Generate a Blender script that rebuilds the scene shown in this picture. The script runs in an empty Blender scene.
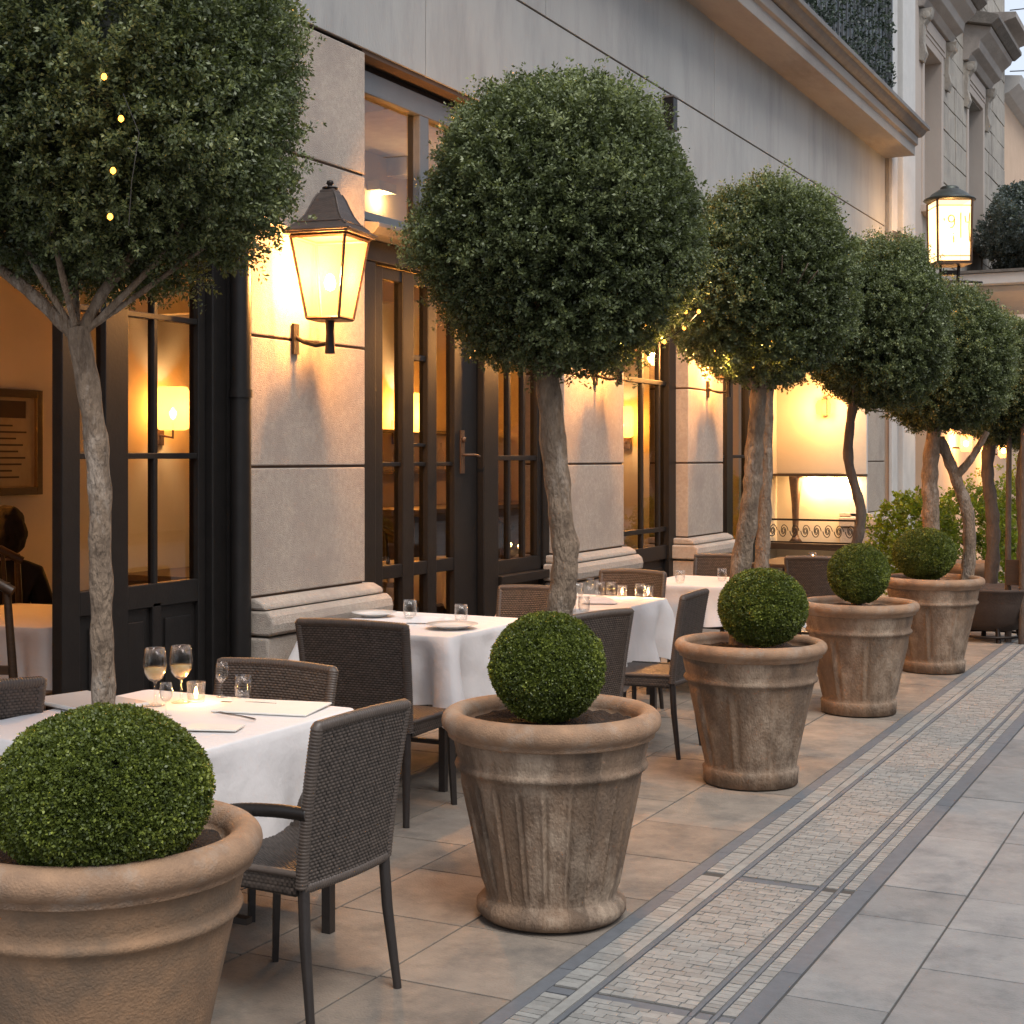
import bpy, bmesh, math, random
import numpy as np
from mathutils import Vector, Matrix, noise as mnoise
random.seed(7)
RNG = np.random.default_rng(11)
sc = bpy.context.scene
COL = sc.collection
PI = math.pi
R = math.radians

# ------------------------------------------------------------------ helpers
def tag(o, label=None, cat=None, group=None, kind=None):
    if label: o['label'] = label
    if cat: o['category'] = cat
    if group: o['group'] = group
    if kind: o['kind'] = kind
    return o

def thing(name, label, cat, loc=(0, 0, 0), rz=0.0, group=None):
    o = bpy.data.objects.new(name, None)
    COL.objects.link(o)
    o.location = loc
    o.rotation_euler = (0, 0, rz)
    o.empty_display_size = 0.1
    return tag(o, label, cat, group)

def dup(root, loc, rz, label, group=None, skip=()):
    r = root.copy(); COL.objects.link(r)
    r.location = loc; r.rotation_euler = (0, 0, rz)
    r['label'] = label
    if group: r['group'] = group
    for ch in list(root.children):
        if ch.name.split('.')[0] in skip: continue
        c = ch.copy(); COL.objects.link(c); c.parent = r
        for g in list(ch.children):
            d = g.copy(); COL.objects.link(d); d.parent = c
    return r

class MB:
    """collects shapes for ONE mesh object"""
    def __init__(s):
        s.v = []; s.f = []; s.n = 0; s.rnd = []; s.sm = []
    def add(s, verts, faces, rnd=None, smooth=False):
        verts = np.asarray(verts, dtype=np.float64).reshape(-1, 3)
        faces = [tuple(int(i) + s.n for i in f) for f in faces]
        s.v.append(verts); s.f += faces; s.n += len(verts)
        if rnd is None: rnd = [random.random()] * len(faces)
        s.rnd += list(rnd); s.sm += [smooth] * len(faces)
        return s
    def box(s, a, b, rnd=None, M=None):
        x0, y0, z0 = a; x1, y1, z1 = b
        v = np.array([[x0,y0,z0],[x1,y0,z0],[x1,y1,z0],[x0,y1,z0],[x0,y0,z1],[x1,y0,z1],[x1,y1,z1],[x0,y1,z1]], float)
        if M is not None: v = np.array([tuple(M @ Vector(p)) for p in v])
        f = [(3,2,1,0),(4,5,6,7),(0,1,5,4),(1,2,6,5),(2,3,7,6),(3,0,4,7)]
        return s.add(v, f, None if rnd is None else [rnd]*6)
    def grid(s, P, closed_u=False, closed_v=False, smooth=True, rnd=None, flip=False):
        n, m = P.shape[:2]
        f = []; idx = np.arange(n*m).reshape(n, m)
        I = idx if not closed_u else np.vstack([idx, idx[:1]])
        I = I if not closed_v else np.hstack([I, I[:, :1]])
        a = I[:-1, :-1].ravel(); b = I[1:, :-1].ravel(); c = I[1:, 1:].ravel(); d = I[:-1, 1:].ravel()
        q = np.stack([a, b, c, d] if not flip else [a, d, c, b], 1)
        return s.add(P.reshape(-1, 3), q.tolist(), rnd, smooth)
    def lathe(s, prof, seg=48, c=(0,0,0), mod=None, smooth=True, M=None):
        th = np.linspace(0, 2*PI, seg, endpoint=False)
        P = np.zeros((len(prof), seg, 3))
        for i, (r, z) in enumerate(prof):
            rr = np.full(seg, r)
            if mod is not None: rr = mod(i, rr, th, z)
            P[i, :, 0] = c[0] + rr*np.cos(th); P[i, :, 1] = c[1] + rr*np.sin(th); P[i, :, 2] = c[2] + z
        if M is not None:
            P = np.array([tuple(M @ Vector(p)) for p in P.reshape(-1, 3)]).reshape(P.shape)
        return s.grid(P, closed_v=True, smooth=smooth, flip=True)
    def tube(s, pts, rad, seg=12, rib=0, ribf=0, caps=True, jit=0, ell=1.0, smooth=True):
        pts = [Vector(p) for p in pts]
        n = len(pts)
        if not hasattr(rad, '__len__'): rad = [rad]*n
        P = np.zeros((n, seg, 3)); up = Vector((0, 0, 1)); L = 0; prev = None
        for i, p in enumerate(pts):
            t = (pts[min(i+1, n-1)] - pts[max(i-1, 0)])
            if t.length < 1e-9: t = Vector((0, 0, 1))
            t.normalize()
            if prev is None:
                ref = up if abs(t.z) < 0.95 else Vector((1, 0, 0))
                e1 = t.cross(ref).normalized()
            else:
                e1 = (prev - t*prev.dot(t)).normalized()
            prev = e1; e2 = t.cross(e1)
            if i: L += (p - pts[i-1]).length
            rr = rad[i]*(1 + (rib*abs(math.sin(PI*L*ribf)) if rib else 0))
            for k in range(seg):
                a = 2*PI*k/seg
                r2 = rr*(1 + (jit*(mnoise.noise(Vector((p.x*9+math.cos(a)*1.3, p.y*9+math.sin(a)*1.3, p.z*9)))) if jit else 0))
                P[i, k] = p + e1*math.cos(a)*r2 + e2*math.sin(a)*r2*ell
        base = s.n
        s.grid(P, closed_v=True, smooth=smooth)
        if caps:
            s.add(P[0], [tuple(range(seg))]); s.add(P[-1], [tuple(reversed(range(seg)))])
        return s
    def prism(s, prof, y0, y1):
        n = len(prof)
        v = [(x, y0, z) for x, z in prof] + [(x, y1, z) for x, z in prof]
        f = [(i, (i+1) % n, n+(i+1) % n, n+i) for i in range(n)] + [tuple(reversed(range(n))), tuple(range(n, 2*n))]
        return s.add(v, f)
    def build(s, name, mat, parent=None, bevel=0, recalc=True):
        me = bpy.data.meshes.new(name)
        V = np.vstack(s.v)
        me.from_pydata(V.tolist(), [], s.f)
        me.polygons.foreach_set('use_smooth', s.sm)
        at = me.attributes.new('rnd', 'FLOAT', 'FACE'); at.data.foreach_set('value', s.rnd)
        if recalc:
            bm = bmesh.new(); bm.from_mesh(me); bmesh.ops.recalc_face_normals(bm, faces=bm.faces); bm.to_mesh(me); bm.free()
        me.materials.append(mat)
        o = bpy.data.objects.new(name, me); COL.objects.link(o)
        if parent: o.parent = parent
        if bevel:
            m = o.modifiers.new('bevel', 'BEVEL'); m.width = bevel; m.segments = 2; m.limit_method = 'ANGLE'; m.angle_limit = R(40)
            m.harden_normals = False
        return o

# ------------------------------------------------------------------ materials
def nn(nt, t, **kw):
    n = nt.nodes.new(t)
    for k, v in kw.items(): setattr(n, k, v)
    return n

def pbr(name, c1, c2=None, scale=6.0, rough=0.6, bump=0.0, bscale=60.0, metal=0.0, rndamt=0.0, spec=0.4,
        c3=None, s3=1.2, coat=0.0, stretch=None, detail=6, rough2=None, sheen=0.0, t3=(0.48, 0.66), bdist=0.01):
    m = bpy.data.materials.new(name); m.use_nodes = True
    nt = m.node_tree; nt.nodes.clear()
    out = nn(nt, 'ShaderNodeOutputMaterial'); b = nn(nt, 'ShaderNodeBsdfPrincipled')
    nt.links.new(b.outputs[0], out.inputs[0])
    tc = nn(nt, 'ShaderNodeTexCoord'); mp = nn(nt, 'ShaderNodeMapping')
    nt.links.new(tc.outputs['Object'], mp.inputs[0])
    if stretch: mp.inputs['Scale'].default_value = stretch
    c2 = c2 or tuple(x*0.8 for x in c1)
    nz = nn(nt, 'ShaderNodeTexNoise'); nz.inputs['Scale'].default_value = scale; nz.inputs['Detail'].default_value = detail
    nz.inputs['Roughness'].default_value = 0.65
    nt.links.new(mp.outputs[0], nz.inputs[0])
    mr = nn(nt, 'ShaderNodeMapRange'); mr.inputs[1].default_value = 0.3; mr.inputs[2].default_value = 0.7
    nt.links.new(nz.outputs[0], mr.inputs[0])
    mx = nn(nt, 'ShaderNodeMix', data_type='RGBA')
    mx.inputs[6].default_value = (*c1, 1); mx.inputs[7].default_value = (*c2, 1)
    nt.links.new(mr.outputs[0], mx.inputs[0]); colr = mx.outputs[2]
    if c3:
        n3 = nn(nt, 'ShaderNodeTexNoise'); n3.inputs['Scale'].default_value = s3; n3.inputs['Detail'].default_value = 8
        n3.inputs['Roughness'].default_value = 0.7
        nt.links.new(mp.outputs[0], n3.inputs[0])
        r3 = nn(nt, 'ShaderNodeMapRange'); r3.inputs[1].default_value = t3[0]; r3.inputs[2].default_value = t3[1]
        nt.links.new(n3.outputs[0], r3.inputs[0])
        m3 = nn(nt, 'ShaderNodeMix', data_type='RGBA'); nt.links.new(colr, m3.inputs[6]); m3.inputs[7].default_value = (*c3, 1)
        nt.links.new(r3.outputs[0], m3.inputs[0]); colr = m3.outputs[2]
    if rndamt:
        at = nn(nt, 'ShaderNodeAttribute'); at.attribute_name = 'rnd'
        mm = nn(nt, 'ShaderNodeMapRange'); mm.inputs[3].default_value = 1-rndamt; mm.inputs[4].default_value = 1+rndamt
        nt.links.new(at.outputs['Fac'], mm.inputs[0])
        vm = nn(nt, 'ShaderNodeVectorMath', operation='SCALE')
        nt.links.new(colr, vm.inputs[0]); nt.links.new(mm.outputs[0], vm.inputs['Scale']); colr = vm.outputs[0]
    nt.links.new(colr, b.inputs['Base Color'])
    b.inputs['Roughness'].default_value = rough; b.inputs['Metallic'].default_value = metal
    b.inputs['Specular IOR Level'].default_value = spec
    if coat: b.inputs['Coat Weight'].default_value = coat
    if sheen: b.inputs['Sheen Weight'].default_value = sheen
    if rough2 is not None:
        rr = nn(nt, 'ShaderNodeMapRange'); rr.inputs[1].default_value = 0.3; rr.inputs[2].default_value = 0.7
        rr.inputs[3].default_value = rough; rr.inputs[4].default_value = rough2
        nt.links.new(nz.outputs[0], rr.inputs[0]); nt.links.new(rr.outputs[0], b.inputs['Roughness'])
    if bump:
        nb = nn(nt, 'ShaderNodeTexNoise'); nb.inputs['Scale'].default_value = bscale; nb.inputs['Detail'].default_value = 5
        nt.links.new(mp.outputs[0], nb.inputs[0])
        bp = nn(nt, 'ShaderNodeBump'); bp.inputs['Strength'].default_value = bump; bp.inputs['Distance'].default_value = bdist
        nt.links.new(nb.outputs[0], bp.inputs['Height']); nt.links.new(bp.outputs[0], b.inputs['Normal'])
    return m

def leafmat(name, dark, light, yel, trans=0.35):
    m = bpy.data.materials.new(name); m.use_nodes = True
    nt = m.node_tree; nt.nodes.clear()
    out = nn(nt, 'ShaderNodeOutputMaterial'); b = nn(nt, 'ShaderNodeBsdfPrincipled')
    at = nn(nt, 'ShaderNodeAttribute'); at.attribute_name = 'rnd'
    cr = nn(nt, 'ShaderNodeValToRGB'); e = cr.color_ramp.elements
    e[0].position = 0; e[0].color = (*dark, 1); e[1].position = 0.62; e[1].color = (*light, 1)
    e2 = cr.color_ramp.elements.new(1.0); e2.color = (*yel, 1)
    nt.links.new(at.outputs['Fac'], cr.inputs[0])
    nt.links.new(cr.outputs[0], b.inputs['Base Color'])
    b.inputs['Roughness'].default_value = 0.42; b.inputs['Specular IOR Level'].default_value = 0.45
    tr = nn(nt, 'ShaderNodeBsdfTranslucent')
    vm = nn(nt, 'ShaderNodeVectorMath', operation='MULTIPLY'); vm.inputs[1].default_value = (1.5, 1.5, 0.7)
    nt.links.new(cr.outputs[0], vm.inputs[0]); nt.links.new(vm.outputs[0], tr.inputs[0])
    ms = nn(nt, 'ShaderNodeMixShader'); ms.inputs[0].default_value = trans
    nt.links.new(b.outputs[0], ms.inputs[1]); nt.links.new(tr.outputs[0], ms.inputs[2]); nt.links.new(ms.outputs[0], out.inputs[0])
    return m

def thinglass(name, tint=(0.9, 0.92, 0.9), ior=1.5, rough=0.0):
    m = bpy.data.materials.new(name); m.use_nodes = True
    nt = m.node_tree; nt.nodes.clear()
    out = nn(nt, 'ShaderNodeOutputMaterial')
    t = nn(nt, 'ShaderNodeBsdfTransparent'); t.inputs[0].default_value = (*tint, 1)
    g = nn(nt, 'ShaderNodeBsdfGlossy'); g.inputs['Roughness'].default_value = rough
    fr = nn(nt, 'ShaderNodeFresnel'); fr.inputs[0].default_value = ior
    ms = nn(nt, 'ShaderNodeMixShader')
    nt.links.new(fr.outputs[0], ms.inputs[0]); nt.links.new(t.outputs[0], ms.inputs[1]); nt.links.new(g.outputs[0], ms.inputs[2])
    nt.links.new(ms.outputs[0], out.inputs[0])
    return m

def lampglass(name, col, trans=0.5, emit=0.0, tcol=(1, .85, .6), ecol=(1, 0.62, 0.27)):
    m = bpy.data.materials.new(name); m.use_nodes = True
    nt = m.node_tree; nt.nodes.clear()
    out = nn(nt, 'ShaderNodeOutputMaterial')
    t = nn(nt, 'ShaderNodeBsdfTransparent'); t.inputs[0].default_value = (*tcol, 1)
    g = nn(nt, 'ShaderNodeBsdfTranslucent'); g.inputs[0].default_value = (*col, 1)
    ms = nn(nt, 'ShaderNodeMixShader'); ms.inputs[0].default_value = 1-trans
    nt.links.new(t.outputs[0], ms.inputs[1]); nt.links.new(g.outputs[0], ms.inputs[2])
    fin = ms.outputs[0]
    if emit:
        e = nn(nt, 'ShaderNodeEmission'); e.inputs[0].default_value = (*ecol, 1); e.inputs[1].default_value = emit
        ad = nn(nt, 'ShaderNodeAddShader'); nt.links.new(fin, ad.inputs[0]); nt.links.new(e.outputs[0], ad.inputs[1]); fin = ad.outputs[0]
    nt.links.new(fin, out.inputs[0])
    return m

def emis(name, col, s):
    m = bpy.data.materials.new(name); m.use_nodes = True
    nt = m.node_tree; nt.nodes.clear()
    out = nn(nt, 'ShaderNodeOutputMaterial'); e = nn(nt, 'ShaderNodeEmission')
    e.inputs[0].default_value = (*col, 1); e.inputs[1].default_value = s
    nt.links.new(e.outputs[0], out.inputs[0]); return m

M = {}
M['wall'] = pbr('grey_render', (0.385, 0.378, 0.358), (0.335, 0.33, 0.315), 2.5, 0.85, 0.35, 90, c3=(0.295, 0.292, 0.282), s3=2.6, stretch=(1, 1, 0.22), rndamt=0.05)
M['stone'] = pbr('warm_limestone', (0.47, 0.405, 0.34), (0.34, 0.29, 0.245), 45, 0.85, 0.9, 150, c3=(0.33, 0.28, 0.24), s3=2.2, rndamt=0.06, bdist=0.008)
M['joint'] = pbr('brown_joint', (0.10, 0.06, 0.04), rough=0.9)
M['cornice'] = pbr('cornice_stone', (0.35, 0.315, 0.28), (0.28, 0.25, 0.225), 4, 0.85, 0.3, 60, c3=(0.22, 0.19, 0.17), s3=1.4, stretch=(1, .3, 1))
M['lead'] = pbr('weathered_lead_edge', (0.17, 0.155, 0.14), (0.11, 0.10, 0.095), 8, 0.6, 0.3, 40)
M['frame'] = pbr('dark_painted_frame', (0.014, 0.012, 0.011), (0.009, 0.008, 0.0075), 12, 0.45, 0.08, 60, spec=0.3)
M['greyframe'] = pbr('grey_painted_frame', (0.13, 0.135, 0.14), (0.11, 0.115, 0.12), 8, 0.45, 0.05, 50)
M['glass'] = thinglass('window_glass', (0.80, 0.79, 0.76), 1.75)
M['cream'] = pbr('cream_plaster', (0.62, 0.53, 0.40), (0.56, 0.48, 0.36), 2, 0.8, 0.1, 30)
M['ceil'] = pbr('ceiling_plaster', (0.55, 0.50, 0.43), rough=0.9)
M['darkfloor'] = pbr('dark_wood_floor', (0.06, 0.035, 0.022), (0.04, 0.024, 0.015), 5, 0.35, 0.1, 30, stretch=(6, 1, 1))
M['iron'] = pbr('black_iron', (0.022, 0.019, 0.017), (0.035, 0.025, 0.02), 20, 0.45, 0.2, 80, metal=0.6)
M['bronze'] = pbr('rusty_bronze', (0.13, 0.075, 0.045), (0.07, 0.045, 0.032), 14, 0.5, 0.3, 70, metal=0.5)
M['leadroof'] = pbr('lantern_roof_metal', (0.13, 0.10, 0.085), (0.07, 0.06, 0.055), 10, 0.42, 0.3, 60, metal=0.5, stretch=(1, 1, 4))
M['green_iron'] = pbr('green_patina_metal', (0.07, 0.085, 0.075), (0.045, 0.04, 0.035), 12, 0.45, 0.2, 60, metal=0.5)
M['lampglass'] = lampglass('frosted_lamp_glass', (.30, .17, .06), 0.86, 0.25, (1, .78, .48))
M['shade'] = lampglass('amber_shade', (.75, .34, .06), 0.66, 1.3, (1, .62, .22), (1, .5, .12))
M['bulb'] = emis('lit_bulb', (1, 0.72, 0.36), 30)
M['fairy'] = emis('lit_fairy_bulb', (1, 0.36, 0.04), 4)
M['flame'] = emis('candle_flame', (1, 0.55, 0.2), 25)
M['wicker'] = pbr('brown_wicker', (0.066, 0.050, 0.040), (0.046, 0.036, 0.030), 40, 0.45, 0.0, 60, rndamt=0.85, spec=0.5)
M['chairleg'] = pbr('dark_brown_metal_leg', (0.035, 0.028, 0.025), (0.025, 0.02, 0.018), 20, 0.4, 0.1, 60, spec=0.5)
M['cloth'] = pbr('white_tablecloth', (0.78, 0.735, 0.715), (0.72, 0.68, 0.66), 3, 0.85, 0.35, 7, sheen=0.2, bdist=0.03)
M['paper'] = pbr('white_paper', (0.78, 0.76, 0.70), (0.74, 0.72, 0.66), 8, 0.6)
M['plate'] = pbr('white_ceramic', (0.75, 0.74, 0.71), (0.72, 0.71, 0.68), 5, 0.2, spec=0.5)
M['terra'] = pbr('weathered_terracotta', (0.35, 0.205, 0.112), (0.22, 0.135, 0.080), 7, 0.82, 0.5, 140, c3=(0.17, 0.115, 0.075), s3=4.5, bdist=0.008, t3=(0.40, 0.60))
M['terragrey'] = pbr('greyed_terracotta', (0.26, 0.17, 0.108), (0.105, 0.074, 0.053), 7, 0.85, 0.9, 120, c3=(0.36, 0.275, 0.20), s3=5.0, bdist=0.008, t3=(0.50, 0.68), stretch=(1, 1, .5), rndamt=.16)
M['rim'] = pbr('terracotta_rim', (0.40, 0.24, 0.14), (0.22, 0.14, 0.09), 11, 0.8, 0.45, 170, c3=(0.36, 0.29, 0.23), s3=5, bdist=0.008)
M['soil'] = pbr('dark_soil', (0.055, 0.038, 0.028), (0.03, 0.02, 0.016), 60, 0.95, 1.0, 90, bdist=0.03)
M['bark'] = pbr('grey_bark', (0.31, 0.225, 0.155), (0.13, 0.09, 0.062), 34, 0.9, 1.0, 90, c3=(0.34, 0.27, 0.21), s3=14, stretch=(1, 1, .4), bdist=0.02, t3=(.52,.62))
M['bark2'] = pbr('dark_bark', (0.13, 0.095, 0.07), (0.07, 0.05, 0.04), 22, 0.9, 0.9, 70, stretch=(1, 1, .35), bdist=0.015)
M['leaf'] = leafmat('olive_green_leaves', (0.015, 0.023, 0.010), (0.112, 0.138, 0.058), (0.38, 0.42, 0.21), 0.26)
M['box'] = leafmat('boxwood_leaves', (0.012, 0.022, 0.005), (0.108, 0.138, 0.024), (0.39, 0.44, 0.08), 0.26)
M['greyleaf'] = leafmat('grey_green_leaves', (0.035, 0.05, 0.05), (0.09, 0.115, 0.11), (0.20, 0.23, 0.22), 0.25)
M['hedge'] = leafmat('bright_hedge_leaves', (0.04, 0.06, 0.012), (0.16, 0.21, 0.025), (0.40, 0.42, 0.05), 0.55)
M['slab'] = pbr('warm_paving', (0.30, 0.25, 0.20), (0.215, 0.18, 0.148), 7, 0.60, 0.7, 120, c3=(0.155, 0.135, 0.116), s3=3.4, rndamt=0.16, rough2=0.8, bdist=0.004)
M['slabr'] = pbr('grey_paving', (0.265, 0.26, 0.25), (0.205, 0.203, 0.197), 7, 0.56, 0.7, 120, c3=(0.135, 0.137, 0.138), s3=3.4, rndamt=0.14, rough2=0.78, bdist=0.004, t3=(0.5, 0.72))
M['grout'] = pbr('dark_grout', (0.085, 0.078, 0.07), rough=0.95)
M['cobble'] = pbr('pale_sett', (0.32, 0.312, 0.288), (0.23, 0.224, 0.208), 30, 0.6, 0.5, 200, rndamt=0.14, bdist=0.003)
M['darkstrip'] = pbr('dark_granite_strip', (0.150, 0.158, 0.170), (0.115, 0.121, 0.131), 20, 0.7, 0.3, 150, rndamt=0.08, bdist=0.003)
M['ground'] = pbr('ground', (0.12, 0.115, 0.11), rough=0.9)
M['oldstone'] = pbr('old_sandstone', (0.38, 0.345, 0.29), (0.28, 0.255, 0.225), 5, 0.9, 0.6, 30, c3=(0.20, 0.18, 0.16), s3=1.4, t3=(0.5, 0.72), stretch=(1, 1, .5), bdist=0.02)
M['pale'] = pbr('pale_painted_stone', (0.54, 0.525, 0.50), (0.46, 0.445, 0.425), 4, 0.8, 0.2, 40)
M['pink'] = pbr('pinkish_render', (0.42, 0.36, 0.31), (0.36, 0.31, 0.27), 2, 0.85, 0.2, 50, stretch=(1, 1, .4))
M['dkstone'] = pbr('dark_weathered_stone', (0.17, 0.15, 0.13), (0.10, 0.09, 0.08), 6, 0.9, 0.5, 30, bdist=0.02)
M['peach'] = pbr('peach_render', (0.58, 0.42, 0.30), (0.52, 0.37, 0.26), 3, 0.85, 0.2, 40)
M['wood'] = pbr('dark_wood', (0.060, 0.034, 0.020), (0.036, 0.021, 0.013), 10, 0.45, 0.1, 50, stretch=(1, 1, 8))
M['art'] = pbr('aged_menu_board', (0.42, 0.33, 0.19), (0.30, 0.22, 0.12), 4, 0.7)
M['ink'] = pbr('dark_ink', (0.07, 0.045, 0.025), rough=0.8)
M['skin'] = pbr('skin', (0.42, 0.25, 0.17), rough=0.55)
M['jacket'] = pbr('black_jacket', (0.015, 0.013, 0.014), rough=0.8, bump=0.3, bscale=30)
M['hair'] = pbr('brown_hair', (0.030, 0.021, 0.015), (0.015, 0.011, 0.008), 40, 0.95, 0.6, 90, stretch=(1, 1, .2))
M['wine'] = pbr('white_wine', (0.70, 0.47, 0.20), rough=0.1)
M['winglass'] = pbr('dark_pane', (0.19, 0.22, 0.25), rough=0.15, spec=0.6)
M['basket'] = pbr('dark_basket_clay', (0.075, 0.052, 0.040), (0.05, 0.035, 0.028), 10, 0.8, 0.4, 60)
M['zinc'] = pbr('blue_grey_enamel', (0.16, 0.19, 0.24), rough=0.4)
M['cable'] = pbr('black_cable', (0.03, 0.03, 0.03), rough=0.6)
M['greypost'] = pbr('grey_post', (0.16, 0.17, 0.185), rough=0.5)
def realglass():
    m = bpy.data.materials.new('clear_glassware'); m.use_nodes = True
    nt = m.node_tree; nt.nodes.clear()
    out = nn(nt, 'ShaderNodeOutputMaterial')
    t = nn(nt, 'ShaderNodeBsdfTransparent'); t.inputs[0].default_value = (0.97, 0.97, 0.96, 1)
    g = nn(nt, 'ShaderNodeBsdfGlossy'); g.inputs['Roughness'].default_value = 0.02
    lw = nn(nt, 'ShaderNodeLayerWeight'); lw.inputs[0].default_value = 0.16
    ms = nn(nt, 'ShaderNodeMixShader')
    nt.links.new(lw.outputs['Facing'], ms.inputs[0]); nt.links.new(t.outputs[0], ms.inputs[1]); nt.links.new(g.outputs[0], ms.inputs[2])
    nt.links.new(ms.outputs[0], out.inputs[0]); return m
M['gware'] = realglass()

def lamp(loc, power, col=(1, 0.55, 0.22), rad=0.04, name='lamp_light', parent=None):
    l = bpy.data.lights.new(name, 'POINT'); l.energy = power; l.color = col; l.shadow_soft_size = rad
    o = bpy.data.objects.new(name, l); COL.objects.link(o); o.location = loc
    if parent: o.parent = parent
    return o

# ------------------------------------------------------------------ foliage
def unit(a):
    return a/np.maximum(np.linalg.norm(a, axis=-1, keepdims=True), 1e-9)

def leaf_mesh(name, sp_p, sp_d, sp_len, per, ll, lw, mat, rng, spread=0.012, rbias=None, core=None, splay=0.9):
    """sprigs: base points, axes, lengths -> mesh of many small leaves"""
    n = len(sp_p); N = n*per
    p = np.repeat(sp_p, per, 0); d = np.repeat(sp_d, per, 0); L = np.repeat(sp_len, per)[:, None]
    t = rng.uniform(0, 1, (N, 1))
    side = unit(np.cross(d, rng.normal(size=(N, 3))))
    base = p + d*t*L + side*spread*rng.uniform(0.0, 1.0, (N, 1))*(1-0.4*t)
    ax = unit(d*(0.55) + side*splay + rng.normal(size=(N, 3))*0.3)
    w = unit(np.cross(ax, rng.normal(size=(N, 3))))
    s = rng.uniform(0.7, 1.25, (N, 1))
    nrm = np.cross(ax, w)
    a = base; b = base + ax*ll*0.45*s + w*lw*0.5*s + nrm*lw*0.15; c = base + ax*ll*s; e = base + ax*ll*0.45*s - w*lw*0.5*s + nrm*lw*0.15
    V = np.stack([a, b, c, e], 1).reshape(-1, 3)
    sr = rng.uniform(0, 1, n) if rbias is None else rbias
    rnd = np.clip(np.repeat(sr, per)*0.55 + (rng.uniform(0, 1, N)**1.3)*0.35 + 0.18*t[:, 0], 0, 1)
    F = np.arange(N*4, dtype=np.int32)
    nv = N*4; loops = F; sizes = np.full(N, 4, np.int32)
    if core is not None:
        cv, cf = core
        loops = np.concatenate([loops, (cf + nv).ravel()]); sizes = np.concatenate([sizes, np.full(len(cf), 3, np.int32)])
        V = np.vstack([V, cv]); rnd = np.concatenate([rnd, np.zeros(len(cf))])
    me = bpy.data.meshes.new(name)
    me.vertices.add(len(V)); me.vertices.foreach_set('co', V.astype(np.float32).ravel())
    me.loops.add(len(loops)); me.loops.foreach_set('vertex_index', loops.astype(np.int32))
    starts = np.concatenate([[0], np.cumsum(sizes)[:-1]]).astype(np.int32)
    me.polygons.add(len(sizes)); me.polygons.foreach_set('loop_start', starts); me.polygons.foreach_set('loop_total', sizes)
    at = me.attributes.new('rnd', 'FLOAT', 'FACE'); at.data.foreach_set('value', rnd.astype(np.float32))
    me.materials.append(mat)
    me.update(calc_edges=True)
    return me

def ico(rad, sub=3, lump=0.06, seed=0):
    bm = bmesh.new(); bmesh.ops.create_icosphere(bm, subdivisions=sub, radius=1)
    v = np.array([x.co[:] for x in bm.verts]); f = np.array([[q.index for q in x.verts] for x in bm.faces]); bm.free()
    k = np.array([1 + lump*mnoise.noise(Vector(p)*3 + Vector((seed, 0, 0))) for p in v])[:, None]
    return v*k*np.array(rad), f

def sphere_dirs(n, rng):
    i = np.arange(n) + 0.5
    ph = np.arccos(1-2*i/n); th = PI*(1+5**0.5)*i
    d = np.stack([np.cos(th)*np.sin(ph), np.sin(th)*np.sin(ph), np.cos(ph)], 1)
    return unit(d + rng.normal(size=d.shape)*0.06)

def lump_field(dirs, rng, k=46, amp=0.10, width=0.05):
    c = unit(rng.normal(size=(k, 3))); a = rng.uniform(-0.8, 1.0, k)*amp
    dot = dirs @ c.T
    return (a*np.exp((dot-1)/width)).sum(1)

def crown_mesh(name, rad, seed, ns=5200, per=26, ll=0.019, lw=0.0105, boxy=2.0, lumps=0.10):
    rng = np.random.default_rng(seed)
    dirs = sphere_dirs(ns, rng)
    e = boxy
    sup = (np.abs(dirs)**e).sum(1)**(-1/e)
    lf = lump_field(dirs, rng, 60, lumps*.8, 0.02) + lump_field(dirs, rng, 200, lumps*.5, 0.004) + lump_field(dirs, rng, 22, lumps*.6, 0.09)
    r = sup*(1 + lf)
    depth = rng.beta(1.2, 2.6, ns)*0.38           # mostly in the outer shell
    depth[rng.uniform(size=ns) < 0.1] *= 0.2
    Ls = rng.uniform(0.05, 0.10, ns)
    rr = (r*(1-depth))[:, None]
    P = dirs*rr*np.array(rad)
    P = P - dirs*Ls[:, None]*0.7
    # some long shoots at the outline
    long = rng.uniform(size=ns) < 0.08 + 0.10*(dirs[:, 2] > .45)
    Ls[long] *= 1.6
    D = unit(dirs*1.0 + np.array([0, 0, 0.55]) + rng.normal(size=dirs.shape)*0.35)
    rb = np.clip(0.42 + lf/lumps*0.30 - depth*1.5 + rng.uniform(-0.25, 0.3, ns) + 0.22*dirs[:, 2], 0, 1)  # shade between clumps put into leaf tone by depth; top leaves lighter
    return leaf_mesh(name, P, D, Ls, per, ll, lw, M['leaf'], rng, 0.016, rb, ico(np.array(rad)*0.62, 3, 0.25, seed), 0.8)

def ball_mesh(name, rad, seed, ns=5200, per=15, ll=0.0095, lw=0.0065, mat='box', amp=0.035):
    rng = np.random.default_rng(seed)
    dirs = sphere_dirs(ns, rng)
    lf = lump_field(dirs, rng, 90, amp, 0.012)
    r = 1 + lf
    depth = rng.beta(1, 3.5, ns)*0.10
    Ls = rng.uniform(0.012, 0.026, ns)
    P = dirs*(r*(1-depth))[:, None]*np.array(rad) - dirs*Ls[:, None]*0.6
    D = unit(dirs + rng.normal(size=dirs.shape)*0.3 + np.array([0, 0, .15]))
    rb = np.clip(0.45 + lf/amp*0.3 - depth*3 + rng.uniform(-0.25, 0.3, ns), 0, 1)  # gap shade put into leaf tone: deeper leaves and hollows darker
    return leaf_mesh(name, P, D, Ls, per, ll, lw, M[mat], rng, 0.007, rb, ico(np.array(rad)*0.90, 4, 0.05, seed), 0.9)

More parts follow.
